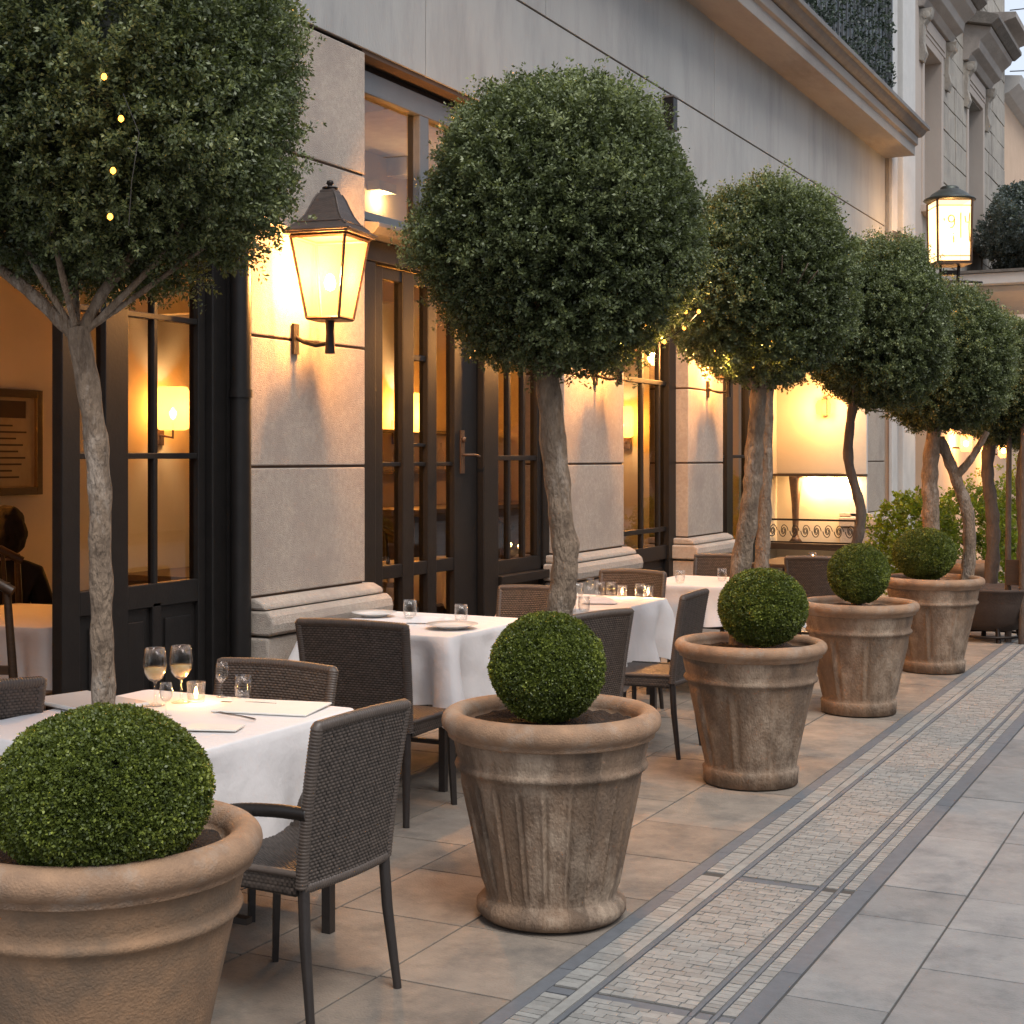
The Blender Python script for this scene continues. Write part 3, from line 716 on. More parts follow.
# overgrown shrub on balcony
def blob_shrub(name, c, rad, seed, ns, per, ll, lw, mat, core=.6):
    rng = np.random.default_rng(seed)
    dirs = sphere_dirs(ns, rng); lf = lump_field(dirs, rng, 30, .30, .05)
    P = dirs*((1+lf)*(1-rng.beta(1.2, 2.2, ns)*.5))[:, None]*np.array(rad) + np.array(c)
    D = unit(dirs + np.array([0, 0, .4]) + rng.normal(size=dirs.shape)*.4)
    rb = np.clip(.45+lf+rng.uniform(-.3, .3, ns), 0, 1)
    cv, cf = ico(np.array(rad)*core, 3, .3, seed)
    return leaf_mesh(name, P, D, rng.uniform(.06, .14, ns), per, ll, lw, mat, rng, .03, rb, (cv+np.array(c), cf))
bs = thing('balcony_shrub', 'silvery grey-green shrub spilling over the balcony behind the numbered lantern', 'shrub', (-3.55, 26.6, 4.67))
obj('foliage', blob_shrub('foliage', (0, 0, .75), (.75, 1.5, .85), 3, 2600, 16, .05, .03, M['greyleaf']), bs)
q = MB(); q.tube([(0, 0, 0), (.05, .05, .3), (0, .1, .8)], [.06, .05, .03], 8); q.build('stem', M['bark2'], bs)

# third, far building
FB = thing('peach_house', 'low peach coloured house with a pale cornice beyond the townhouse', 'building', (0, 0, 0))
q = MB(); q.box((-9, 30.2, 0), (-4.55, 44, 8.9)); q.build('wall', M['peach'], FB)
q = MB(); q.prism([(-4.55, 8.7), (-4.40, 8.75), (-4.2, 8.9), (-4.15, 9.05), (-4.55, 9.1)], 30.1, 44); q.build('cornice', M['pale'], FB)
q = MB(); q.add([(-9, 30.2, 8.9), (-4.5, 30.2, 9.1), (-4.5, 44, 9.1), (-9, 44, 8.9), (-7, 30.2, 11.2), (-7, 44, 11.2)], [(0, 1, 4), (2, 3, 5), (1, 2, 5, 4), (3, 0, 4, 5)]); q.build('roof', M['pale'], FB)
for y in (33, 36, 39):
    for z in (1.6, 5.6):
        q = MB(); leaf_frame(q, y, y+1.1, z, z+1.9, .1, -4.56, -4.50); wq = q.build('window', M['pale'], FB)
        q = MB(); q.add([(-4.53, y+.1, z+.1), (-4.53, y+1, z+.1), (-4.53, y+1, z+1.8), (-4.53, y+.1, z+1.8)], [(0, 1, 2, 3)]); q.build('pane', M['winglass'], wq)
# end building closing the street
EB = thing('end_house', 'pale rendered house closing the far end of the street', 'building', (0, 0, 0))
q = MB(); q.box((-4.4, 46, 0), (12, 52, 9)); q.build('wall', M['peach'], EB)
for x in range(-3, 11, 3):
    q = MB(); q.box((x, 45.93, 4.5), (x+1.2, 46.0, 6.6)); q.build('window', M['winglass'], EB)
# facing building across the street: seen only in the reflections
OB = thing('facing_building', 'stone building on the other side of the street reflected in the glass doors', 'building', (0, 0, 0))
q = MB(); q.box((12, -8, 0), (16, 44, 7.5)); q.build('wall', M['oldstone'], OB)
for y in range(-6, 42, 4):
    for z in (1.0, 4.6):
        q = MB(); q.box((11.94, y, z), (12, y+1.5, z+2.2)); q.build('window', M['winglass'], OB)
# overhead cables
cbx = thing('overhead_cables', 'thin overhead cables against the white sky at the top right', 'cables', (0, 0, 0))
for (p0, p1) in (((-4.4, 30.3, 10.4), (10, 30.6, 10.9)), ((-4.4, 30.3, 9.75), (10, 31, 10.2)), ((-4.4, 30.3, 9.2), (10, 31, 9.0))):
    q = MB(); q.tube([(p0[0]+(p1[0]-p0[0])*t, p0[1]+(p1[1]-p0[1])*t, p0[2]+(p1[2]-p0[2])*t-.6*math.sin(PI*t)*.4) for t in np.linspace(0, 1, 20)], .012, 5); q.build('cable', M['cable'], cbx)
for x, y in ((-4.25, 31.4), (-4.0, 31.6)):
    q = MB(); q.tube([(x, y, 9.1), (x, y, 14)], .014, 5); q.build('cable_mast', M['cable'], cbx)

# ------------------------------------------------------------------ lanterns
def lantern(loc, label, rz=0, s=1.0, power=60, group=None):
    t = thing('wall_lantern', label, 'lantern', loc, rz, group)
    hw, hb, z0, z1 = .168*s, .100*s, 0.0, .46*s
    f = MB()
    cs = [(-1, -1), (1, -1), (1, 1), (-1, 1)]
    for sx, sy in cs: f.tube([(sx*hb, sy*hb, z0), (sx*hw, sy*hw, z1)], .010*s, 4, smooth=False)
    for i in range(4):
        a, b = cs[i], cs[(i+1) % 4]
        f.tube([(a[0]*hb, a[1]*hb, z0), (b[0]*hb, b[1]*hb, z0)], .010*s, 4, smooth=False)
        f.tube([(a[0]*hw, a[1]*hw, z1), (b[0]*hw, b[1]*hw, z1)], .012*s, 4, smooth=False)
    f.box((-hb, -hb, -.012*s), (hb, hb, 0.0))
    f.build('frame', M['bronze'], t)
    g = MB(); k = .975
    for i in range(4):
        a, b = cs[i], cs[(i+1) % 4]
        g.add([(a[0]*hb*k, a[1]*hb*k, z0+.004), (b[0]*hb*k, b[1]*hb*k, z0+.004), (b[0]*hw*k, b[1]*hw*k, z1), (a[0]*hw*k, a[1]*hw*k, z1)], [(0, 1, 2, 3)])
    g.build('lamp_glass', M['lampglass'], t, recalc=False)
    rf = MB()
    prof = [(1.18, 0.0), (1.20, .02), (1.02, .045), (.80, .075), (.62, .12), (.50, .17), (.40, .215), (.30, .245), (.27, .25), (.27, .262), (.18, .275)]
    P = np.zeros((len(prof), 4, 3))
    for i, (k_, z) in enumerate(prof):
        for j, (sx, sy) in enumerate(cs): P[i, j] = (sx*hw*k_, sy*hw*k_, z1+.012*s+z*s)
    rf.grid(P, closed_v=True, smooth=False)
    for (k_, z) in ((1.21, .018), (.83, .072)):
        for i in range(4):
            a, b = cs[i], cs[(i+1) % 4]; rf.tube([(a[0]*hw*k_, a[1]*hw*k_, z1+.012*s+z*s), (b[0]*hw*k_, b[1]*hw*k_, z1+.012*s+z*s)], .008*s, 6)
    for sx, sy in cs: rf.tube([(sx*hw*k_, sy*hw*k_, z1+.012*s+z*s) for k_, z in prof[2:8]], .007*s, 5)
    pass; rf.add(P[-1], [(0, 1, 2, 3)]); rf.add(P[0], [(3, 2, 1, 0)])
    ro = rf.build('roof', M['leadroof'], t, bevel=.003)
    fn = MB(); zt = z1+.287*s
    fn.lathe([(0, 0), (.045*s, 0), (.045*s, .008*s), (.014*s, .012*s), (.012*s, .02*s), (.022*s, .03*s), (.018*s, .046*s), (0, .052*s)], 16, (0, 0, zt)); fn.build('finial', M['iron'], ro)
    st = MB(); st.tube([(0, 0, -.01), (0, 0, -.08*s), (0, 0, -.20*s)], [.028*s, .024*s, .030*s], 10)
    st.tube([(0, 0, -.14*s), (-.08, 0, -.15*s), (-.15, 0, -.13*s), (-.196, 0, -.10*s)], .013*s, 8); st.box((-.204, -.03, -.20*s), (-.190, .03, -.02))
    st.build('bracket', M['iron'], t)
    bl_ = MB(); bl_.lathe([(0, .0), (.022, .01), (.03, .04), (.018, .08), (0, .09)], 12, (0, 0, .16*s)); bl_.build('bulb', M['bulb'], t)
    lamp((0, 0, .24*s), power, parent=t, rad=.05)
    return t
L1 = lantern((-4.295, 6.385, 2.32), 'large lit four-sided lantern on the first stone pier left of the glass doors', R(9), .9, 125)
lantern((-4.295, 10.25, 2.32), 'lit lantern on the second stone pier hidden behind the second tree crown', 0, 0.85, 150)
lantern((-4.295, 12.80, 2.32), 'lit lantern on the narrow third stone pier behind the third tree crown', 0, 0.85, 140)
# street lantern with number
NL = thing('number_lantern', 'tall lit lantern with faint numerals hanging before the townhouse at top right', 'lantern', (-3.62, 19.75, 4.14), R(27))
q = MB(); hw = .225
cs = [(-1, -1), (1, -1), (1, 1), (-1, 1)]
for sx, sy in cs: q.tube([(sx*hw*.95, sy*hw*.95, 0), (sx*hw, sy*hw, .80)], .017, 4, smooth=False)
for i in range(4):
    a, b = cs[i], cs[(i+1) % 4]
    for z, k in ((0, .95), (.07, .955), (.72, .995), (.80, 1)): q.tube([(a[0]*hw*k, a[1]*hw*k, z), (b[0]*hw*k, b[1]*hw*k, z)], .013 if z in (0, .8) else .006, 4, smooth=False)
q.box((-hw, -hw, -.03), (hw, hw, -.01)); q.build('frame', M['bronze'], NL)
q = MB()
for i in range(4):
    a, b = cs[i], cs[(i+1) % 4]; k = .97; kb = .92
    q.add([(a[0]*hw*kb, a[1]*hw*kb, 0), (b[0]*hw*kb, b[1]*hw*kb, 0), (b[0]*hw*k, b[1]*hw*k, .8), (a[0]*hw*k, a[1]*hw*k, .8)], [(0, 1, 2, 3)])
M['lg2'] = lampglass('bright_lamp_glass', (.6, .45, .22), .75, .75, (1, .85, .6), (1, .72, .38))
q.build('lamp_glass', M['lg2'], NL, recalc=False)
q = MB(); q.lathe([(.0, .0), (.31, .0), (.335, .02), (.32, .04), (.27, .06), (.23, .10), (.15, .15), (.12, .16), (.12, .18), (.10, .20), (0, .205)], 28, (0, 0, .80)); q.build('roof', M['green_iron'], NL)
q = MB()
yf = -hw-.005; W_ = .011
def stroke(mb, pts, r=.008): mb.tube([(x, yf, z) for x, z in pts], r, 5, caps=True)
stroke(q, [(-.045+.04*math.cos(a), .545+.045*math.sin(a)) for a in np.linspace(0, 2*PI, 16)]); stroke(q, [(-.005, .545), (-.008, .47), (-.03, .435), (-.06, .43)])
stroke(q, [(.075, .62), (.075, .30)]); stroke(q, [(.13, .58), (.14, .50), (.185, .50)]); stroke(q, [(.19, .62), (.18, .44), (.19, .25)]); stroke(q, [(-.14, .55), (-.135, .52)]); stroke(q, [(-.02, .36), (-.015, .24)])
M['num'] = pbr('yellow_paint', (0.55, 0.40, 0.08), rough=.6)
q.build('numerals', M['num'], NL)
q = MB(); q.tube([(-.12, 0, -.03), (-.12, 0, -.24)], .018, 6); q.tube([(.12, 0, -.03), (.10, 0, -.30)], .022, 6); q.tube([(-.2, 0, -.24), (.2, 0, -.24), (.5, .25, -.22)], .018, 6); q.box((-.1, -.06, -.16), (.08, .06, -.10))
q.tube([(-.12, 0, -.24), (-.45, .05, -.26), (-.78, .12, -.20)], .02, 6)
q.build('bracket', M['iron'], NL)
q = MB(); q.lathe([(0, 0), (.03, .02), (.045, .07), (.02, .13), (0, .14)], 12, (0, 0, .3)); q.build('bulb', M['bulb'], NL)
lamp((0, 0, .4), 30, parent=NL, rad=.08)

# interior sconces
def sconce(loc, rz, label, power=22, s=1.0, grp='amber wall sconces inside the restaurant'):
    t = thing('wall_sconce', label, 'wall lamp', loc, rz, grp)
    q = MB(); q.lathe([(.10*s, 0), (.13*s, .02), (.13*s, .30*s), (.11*s, .34*s)], 24, (.15, 0, 0)); q.build('lamp_shade', M['shade'], t)
    q = MB(); q.box((0, -.05, -.12), (.02, .05, .12)); q.tube([(.02, 0, -.04), (.15, 0, -.06), (.15, 0, .06)], .01, 8); q.lathe([(.0, 0), (.04, .0), (.045, .012), (0, .014)], 12, (.15, 0, .335*s)); q.build('bracket', M['bronze'], t)
    q = MB(); q.lathe([(0, 0), (.02, .02), (.03, .06), (0, .1)], 10, (.15, 0, .08)); q.build('bulb', M['bulb'], t)
    lamp((.17, 0, .16), power, (1, .60, .27), .05, parent=t)
    return t
sconce((-7.8, 9.17, 1.82), 0, 'amber sconce on the back wall seen through the left glass door', 15)
sconce((-7.8, 12.75, 1.86), 0, 'brightest amber sconce over the bar seen through the glass doors', 48, 1.15)
sconce((-6.15, 14.88, 1.82), R(-90), 'amber sconce on the end wall seen through the narrow window', 22)
sconce((-7.8, 6.1, 1.85), 0, 'amber sconce on the back wall beside the framed board', 80)
dlm = thing('downlight', 'small warm downlight high on the inner wall seen through the transom window', 'wall lamp', (-7.8, 12.4, 4.22))
q = MB(); q.box((0, -.16, 0), (.14, .16, .09)); q.build('housing', M['pale'], dlm); q = MB(); q.box((.03, -.05, -.012), (.11, .05, -.002)); q.build('lamp_glass', M['bulb'], dlm)
lamp((.10, 0, -.08), 5, (1, .6, .25), .05, parent=dlm)
# vestibule lamps
vl = thing('vestibule_lamp', 'bright glowing lamp high in the lit recess behind the trees', 'wall lamp', (-5.05, 18.86, 2.15))
q = MB(); q.lathe([(.04, 0), (.09, .02), (.10, .14), (.07, .2)], 20); q.build('lamp_shade', M['lampglass'], vl); q = MB(); q.box((-.03, .02, .0), (.03, .1, .22)); q.build('bracket', M['bronze'], vl)
lamp((0, -.14, .1), 30, (1, .56, .22), .08, parent=vl)
for x, lb in ((-5.15, 'left glowing strip lamp under the dark shelf of the lit recess'), (-4.78, 'right glowing strip lamp under the dark shelf of the lit recess')):
    v2 = thing('shelf_lamp', lb, 'lamp', (x, 18.88, 1.30))
    q = MB(); q.box((-.11, -.03, 0), (.11, .03, .05)); q.build('lamp_glass', M['bulb'], v2); q = MB(); q.box((-.12, -.04, .05), (.12, .04, .062)); q.build('housing', M['bronze'], v2)
    lamp((0, -.08, -.05), 11, (1, .56, .22), .06, parent=v2)
for (x, y, z, p) in ((-4.25, 24.6, 1.7, 110), (-4.1, 27.5, 1.6, 110), (-4.2, 21.0, 2.4, 18)):
    v2 = thing('porch_lamp', {24.6: 'nearer small lit lantern on the peach wall beyond the trees', 27.5: 'farther small lit lantern on the peach wall beyond the trees', 21.0: 'small lit lamp on the white pilaster behind the fourth crown'}[y], 'wall lamp', (x, y, z))
    q = MB(); q.lathe([(.06, 0), (.09, .05), (.10, .25), (.05, .3)], 12); q.build('lamp_shade', M['lampglass'], v2)
    q = MB(); q.lathe([(.0, .36), (.04, .33), (.12, .29), (.12, .28), (0, .28)], 12); q.box((-.22 if y != 21.0 else -.2, -.03, .05), (-.1, .03, .08)); q.build('cap', M['iron'], v2)
    q = MB(); q.lathe([(0, .08), (.035, .1), (.035, .16), (0, .18)], 10); q.build('bulb', M['bulb'], v2)
    lamp((0, 0, .14), p, (1, .6, .26), .06, parent=v2)

# ------------------------------------------------------------------ planters
def fluted(nr, amp, z0, z1):
    def mod(i, rr, th, z):
        if z0 < z < z1:
            k = min(1, (z-z0)/.03, (z1-z)/.03)
            a = (th*nr/(2*PI)) % 1.0
            return rr - amp*k*(np.exp(-((a-.5)/.07)**2)) + amp*.9*k*np.exp(-((a-.36)/.06)**2)
        return rr
    return mod
def planter(loc, label, flutes=0, kind='plain', rz=0.0, s=1.0, mat='terragrey'):
    t = thing('terracotta_planter', label, 'planter', loc, rz, 'large terracotta planters along the terrace edge')
    zs = lambda a, b, n: [a+(b-a)*i/n for i in range(n+1)]
    H = .725*s; rt = .040 if kind == 'foot' else .032
    prof = [(0, .004), (.215*s, .004)]
    if kind == 'foot':   prof += [(.245*s, .012), (.262*s, .03), (.262*s, .055), (.245*s, .075), (.232*s, .082)]
    else:                prof += [(.238*s, .008), (.240*s, .06), (.243*s, .078), (.236*s, .084)]
    r0, r1 = (.230*s, .322*s)
    zb = .525*s
    prof += [(r0+(r1-r0)*((z-.09)/(zb-.09))**1.05, z) for z in zs(.09, zb-.02, 22)]
    prof += [(r1+.002, zb-.006), (r1+.013, zb), (r1+.017, zb+.010), (r1+.012, zb+.02), (r1+.004, zb+.026)]
    prof += [(r1+.006+(.018)*k/4, zb+.026+(H-2*rt-.012-zb-.026)*k/4) for k in range(1, 5)]
    rg = random.Random(int(loc[1]*31)); ph = rg.uniform(0, 6)
    b = MB(); b.lathe(prof, (20*flutes if flutes > 12 else 288) if flutes else 96, mod=fluted(flutes, .009, .10, zb-.03) if flutes else None)
    if flutes:
        rs = random.Random(int(loc[1]*10)); tones = [rs.random() for _ in range(flutes)]; sg = 20*flutes if flutes > 12 else 288
        b.rnd = [tones[int((k % sg)/sg*flutes - .5) % flutes] for k in range(len(b.rnd))]
    b.build('body', M[mat], t)
    rw = .385*s
    rp = [(r1+.020, H-2*rt-.018), (rw-.022, H-2*rt-.010)]
    for a in np.linspace(-70, 200, 16): rp.append((rw-rt+rt*math.cos(R(a)), H-rt+rt*math.sin(R(a))))
    rp += [(rw-2*rt-.016, H-.06), (r1-.03, H-.16*s), (r1-.06, H-.3*s)]
    b = MB(); b.lathe(rp, 72); b.build('rim', M['rim'], t)
    so_ = MB(); th = np.linspace(0, 2*PI, 48, endpoint=False); Rs = np.linspace(0.001, r1-.035, 14)
    P = np.zeros((14, 48, 3))
    for i, r in enumerate(Rs):
        for j, a in enumerate(th):
            x, y = r*math.cos(a), r*math.sin(a); P[i, j] = (x, y, H-.050*s+.016*mnoise.noise(Vector((x*22, y*22, loc[1])))+.008*mnoise.noise(Vector((x*70, y*70, 2))))
    so_.grid(P, closed_v=True); so_.build('soil', M['soil'], t)
    return t
px = [(-2.46, 2.68), (-2.23, 4.70), (-2.25, 7.04), (-2.26, 9.28), (-2.20, 11.33)]
planter((*px[0], 0), 'nearest smooth tan terracotta planter with thick rolled rim at the lower left', 0, 'foot', 0, 1.0, 'terra')
planter((-2.22, 4.68, 0), 'fluted greyish terracotta planter with round foot in the middle foreground', 22, 'foot', .1)
planter((*px[2], 0), 'blotchy terracotta planter third in the row with broad vertical panels', 9, 'flat', .25, .97)
planter((*px[3], 0), 'terracotta planter fourth in the row with faint vertical ribs', 9, 'flat', .62, .97)
planter((*px[4], 0), 'farthest large terracotta planter standing before the dark basket planter', 9, 'flat', .3, .98)

# ------------------------------------------------------------------ boxwood balls
GB = 'clipped boxwood balls in the planters'
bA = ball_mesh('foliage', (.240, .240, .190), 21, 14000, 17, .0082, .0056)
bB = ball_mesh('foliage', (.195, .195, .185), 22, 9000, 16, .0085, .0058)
def ball(loc, me, label, rz=0, sc_=(1, 1, 1)):
    t = thing('boxwood_ball', label, 'topiary', loc, rz, GB)
    o = obj('foliage', me, t, scale=sc_)
    st = MB(); st.tube([(0, 0, -.2), (0, 0, 0)], .02, 8); st.build('stem', M['bark2'], t)
    return t
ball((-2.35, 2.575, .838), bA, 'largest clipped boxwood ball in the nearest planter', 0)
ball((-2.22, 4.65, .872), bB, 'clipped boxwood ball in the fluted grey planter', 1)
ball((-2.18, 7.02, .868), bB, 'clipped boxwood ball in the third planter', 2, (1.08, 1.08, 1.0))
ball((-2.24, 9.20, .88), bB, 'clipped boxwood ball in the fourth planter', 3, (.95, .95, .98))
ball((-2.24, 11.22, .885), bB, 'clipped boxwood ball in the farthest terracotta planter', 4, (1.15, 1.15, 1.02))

# ------------------------------------------------------------------ trees
def curve(pts, n=24):
    P = [Vector(p) for p in pts]; out = []
    for i in range(len(P)-1):
        p0, p1, p2, p3 = P[max(i-1, 0)], P[i], P[i+1], P[min(i+2, len(P)-1)]
        for k in range(n):
            t = k/n
            out.append(0.5*((2*p1)+(-p0+p2)*t+(2*p0-5*p1+4*p2-p3)*t*t+(-p0+3*p1-3*p2+p3)*t**3))
    out.append(P[-1]); return out
def limb(mb, pts, r0, r1, seg=16, jit=.20):
    c = curve(pts, 10); n = len(c)
    rr = [(r0+(r1-r0)*i/(n-1))*(1+.06*math.sin(i*1.7)) for i in range(n)]
    mb.tube(c, rr, seg, jit=jit, caps=True)
GT = 'clipped standard trees in a row along the terrace'
def tree(label, base, cc, me, fork, trunk_pts, r0, r1, rz=0, sc_=(1, 1, 1), nb=7, mat='bark', seed=1, forks=None):
    t = thing('topiary_tree', label, 'tree', (0, 0, 0), 0, GT)
    t.location = (base[0], base[1], 0)
    b = Vector((base[0], base[1], 0)); rn = random.Random(seed)
    mb = MB(); limb(mb, [Vector(p)-b for p in trunk_pts], r0, r1)
    top = Vector(trunk_pts[-1])-b; c = Vector(cc)-b
    for k in range(nb):
        a = 2*PI*k/nb+rn.uniform(-.3, .3); rad = rn.uniform(.22, .36)
        e = c + Vector((math.cos(a)*rad, math.sin(a)*rad, rn.uniform(-.18, .25)))
        m = top.lerp(e, .5) + Vector((math.cos(a)*.05, math.sin(a)*.05, -.03))
        limb(mb, [top-Vector((0, 0, .03)), m, e], r1*.33, .005, 8)
        for j in range(3):
            e2 = e + Vector((rn.uniform(-.15, .15), rn.uniform(-.15, .15), rn.uniform(-.05, .15)))
            mb.tube([m.lerp(e, .5), (m+e2)/2+Vector((0, 0, .03)), e2], [.007, .005, .003], 5)
    if forks:
        for pts, a, bb in forks: limb(mb, [Vector(p)-b for p in pts], a, bb, 12)
    mb.build('trunk', M[mat], t)
    o = obj('crown', me, t, loc=c, rot=(0, 0, rz), scale=sc_)
    return t
def C2W(p, z, h):  # image column offset kept out of the script: plain trigonometry helper for hand-measured spots
    return None
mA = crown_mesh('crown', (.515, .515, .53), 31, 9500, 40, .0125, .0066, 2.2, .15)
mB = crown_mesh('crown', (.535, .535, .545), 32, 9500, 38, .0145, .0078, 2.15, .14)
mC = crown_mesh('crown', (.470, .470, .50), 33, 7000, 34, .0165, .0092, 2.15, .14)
# tree 1: leaning grey trunk with a fork
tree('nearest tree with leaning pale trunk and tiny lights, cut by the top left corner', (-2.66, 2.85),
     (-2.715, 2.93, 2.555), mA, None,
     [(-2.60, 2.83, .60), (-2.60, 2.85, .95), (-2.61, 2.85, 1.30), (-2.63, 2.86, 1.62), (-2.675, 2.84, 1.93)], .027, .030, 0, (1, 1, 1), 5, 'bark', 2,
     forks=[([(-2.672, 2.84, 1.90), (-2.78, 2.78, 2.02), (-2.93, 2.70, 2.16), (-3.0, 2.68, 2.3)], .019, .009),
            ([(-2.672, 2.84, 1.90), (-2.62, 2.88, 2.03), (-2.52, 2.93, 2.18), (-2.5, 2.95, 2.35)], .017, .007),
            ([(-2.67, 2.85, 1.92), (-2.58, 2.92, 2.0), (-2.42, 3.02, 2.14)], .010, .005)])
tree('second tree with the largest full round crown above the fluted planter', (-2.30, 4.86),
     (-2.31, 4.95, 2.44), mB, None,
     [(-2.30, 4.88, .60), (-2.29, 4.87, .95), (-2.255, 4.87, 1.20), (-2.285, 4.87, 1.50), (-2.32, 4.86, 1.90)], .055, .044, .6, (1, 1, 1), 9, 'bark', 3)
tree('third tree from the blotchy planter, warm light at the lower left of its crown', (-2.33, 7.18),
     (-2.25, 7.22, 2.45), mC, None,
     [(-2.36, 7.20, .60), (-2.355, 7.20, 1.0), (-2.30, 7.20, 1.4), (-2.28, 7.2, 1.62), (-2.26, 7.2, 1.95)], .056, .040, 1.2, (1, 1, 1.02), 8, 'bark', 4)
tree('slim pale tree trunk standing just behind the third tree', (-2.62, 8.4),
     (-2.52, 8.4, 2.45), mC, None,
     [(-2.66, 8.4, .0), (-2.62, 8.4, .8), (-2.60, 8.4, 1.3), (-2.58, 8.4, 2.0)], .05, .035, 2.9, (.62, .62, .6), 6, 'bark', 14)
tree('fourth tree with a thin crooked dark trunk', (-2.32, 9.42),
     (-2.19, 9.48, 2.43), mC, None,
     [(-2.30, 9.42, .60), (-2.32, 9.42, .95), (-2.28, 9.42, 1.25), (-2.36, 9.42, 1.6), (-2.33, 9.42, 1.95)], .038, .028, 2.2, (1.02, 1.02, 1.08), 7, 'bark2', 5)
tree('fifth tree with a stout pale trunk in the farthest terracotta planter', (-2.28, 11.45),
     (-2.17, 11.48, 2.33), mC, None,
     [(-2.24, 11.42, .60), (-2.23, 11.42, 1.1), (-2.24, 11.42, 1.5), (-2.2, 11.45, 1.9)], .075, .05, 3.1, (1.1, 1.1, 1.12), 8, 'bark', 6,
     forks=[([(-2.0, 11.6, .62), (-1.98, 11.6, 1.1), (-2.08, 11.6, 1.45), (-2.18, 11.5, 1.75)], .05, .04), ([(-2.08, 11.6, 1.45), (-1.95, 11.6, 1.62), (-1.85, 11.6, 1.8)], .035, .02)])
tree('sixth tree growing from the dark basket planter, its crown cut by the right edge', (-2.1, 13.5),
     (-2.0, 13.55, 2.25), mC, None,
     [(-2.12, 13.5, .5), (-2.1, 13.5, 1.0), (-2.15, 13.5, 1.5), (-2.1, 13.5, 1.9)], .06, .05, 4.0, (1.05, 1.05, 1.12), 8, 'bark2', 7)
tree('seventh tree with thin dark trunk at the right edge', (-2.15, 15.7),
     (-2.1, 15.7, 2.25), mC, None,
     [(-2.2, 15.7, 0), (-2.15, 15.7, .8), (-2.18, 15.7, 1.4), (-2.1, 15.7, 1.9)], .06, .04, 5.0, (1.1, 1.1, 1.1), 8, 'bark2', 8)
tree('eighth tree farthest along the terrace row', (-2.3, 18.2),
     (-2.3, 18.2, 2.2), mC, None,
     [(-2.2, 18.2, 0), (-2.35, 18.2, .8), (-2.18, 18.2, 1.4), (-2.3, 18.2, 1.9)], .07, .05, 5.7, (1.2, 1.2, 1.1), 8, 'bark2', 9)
# fairy light string
fl = thing('fairy_lights', 'string of four tiny glowing bulbs hanging in the nearest tree crown', 'string lights', (0, 0, 0))
bulbs = []
for (pxx, pyy) in ((104, 77), (121, 119), (113, 171), (110, 217)):
    z = 3.13; r = (pxx-512)/FPX*z
    bulbs.append((.8918*r-.4524*z, .4524*r+.8918*z, 1.6+(458-pyy)/FPX*z))
q = MB(); q.tube([tuple(Vector(b)+Vector((-.09, .16, 0.01))) for b in bulbs], .0010, 5); q.build('wire', M['cable'], fl)
for b in bulbs:
    q = MB(); q.lathe([(0, -.007), (.0055, -.003), (.006, .002), (.003, .007), (0, .008)], 10, b); q.build('bulb', M['fairy'], fl)
    lamp((b[0]+.01, b[1]-.02, b[2]), .22, (1, .6, .2), .008, parent=fl)
def crown_lights(center, pts, label, p=1.2):
    t = thing('fairy_lights', label, 'string lights', center)
    q = MB(); q.tube(pts, .002, 5); q.build('wire', M['cable'], t)
    for b in pts:
        q = MB(); q.lathe([(0, -.008), (.007, -.003), (.007, .002), (.003, .008), (0, .009)], 8, b); q.build('bulb', M['fairy'], t)
    for b in pts[::2]: lamp((b[0], b[1], b[2]-.02), p, (1, .6, .2), .01, parent=t)
crown_lights((-2.1, 5.05, 2.05), [(.0, .0, .0), (.08, .03, .04), (.13, .08, -.02), (.20, .1, .03), (.25, .12, .09), (.17, .2, .1)], 'tiny amber lights glowing low in the second tree crown', .9)
crown_lights((-2.55, 7.2, 2.15), [(.0, -.1, .0), (-.05, -.05, .1), (.05, -.12, .14), (.12, -.18, -.02), (.2, -.2, -.06), (.32, -.18, -.1), (.4, -.15, .02), (-.02, -.1, .22)], 'tiny amber lights glowing low in the third tree crown', 1.6)

# ------------------------------------------------------------------ chairs
def woven(mb, Pf, LU, LV, cu=.0165, cv=.0105, amp=.0042, res=.0026, sgn=1, off=0.0):
    nu = max(8, int(LU/res)); nv = max(8, int(LV/res))
    u = np.linspace(0, 1, nu); v = np.linspace(0, 1, nv)
    U, V = np.meshgrid(u, v, indexing='ij')
    P = Pf(U, V)
    du = np.gradient(P, axis=0); dv = np.gradient(P, axis=1); N = unit(np.cross(du, dv))*sgn
    a = U*LU/cu; b = V*LV/cv; row = np.floor(b)
    fa = (a + .5*(row % 2)) % 1 - .5; fb = (b % 1) - .5
    h = (np.cos(PI*fa)**.5)*(np.cos(PI*fb)**.6)
    edge = np.minimum(np.minimum(U, 1-U)*LU, np.minimum(V, 1-V)*LV)
    h = h*np.clip(edge/.006, 0, 1)
    P = P + N*(h*amp + off)[..., None]
    hf = h[:-1, :-1].ravel()
    # random per strand, with shade of the weave gaps put into the colour
    sr = np.sin(np.floor(a + .5*(row % 2))*12.9898 + row*78.233)*43758.5; sr = sr-np.floor(sr)
    rnd = np.clip(.02 + .70*hf + .3*sr[:-1, :-1].ravel(), 0, 1)
    mb.grid(P, rnd=rnd.tolist(), smooth=True, flip=(sgn < 0))
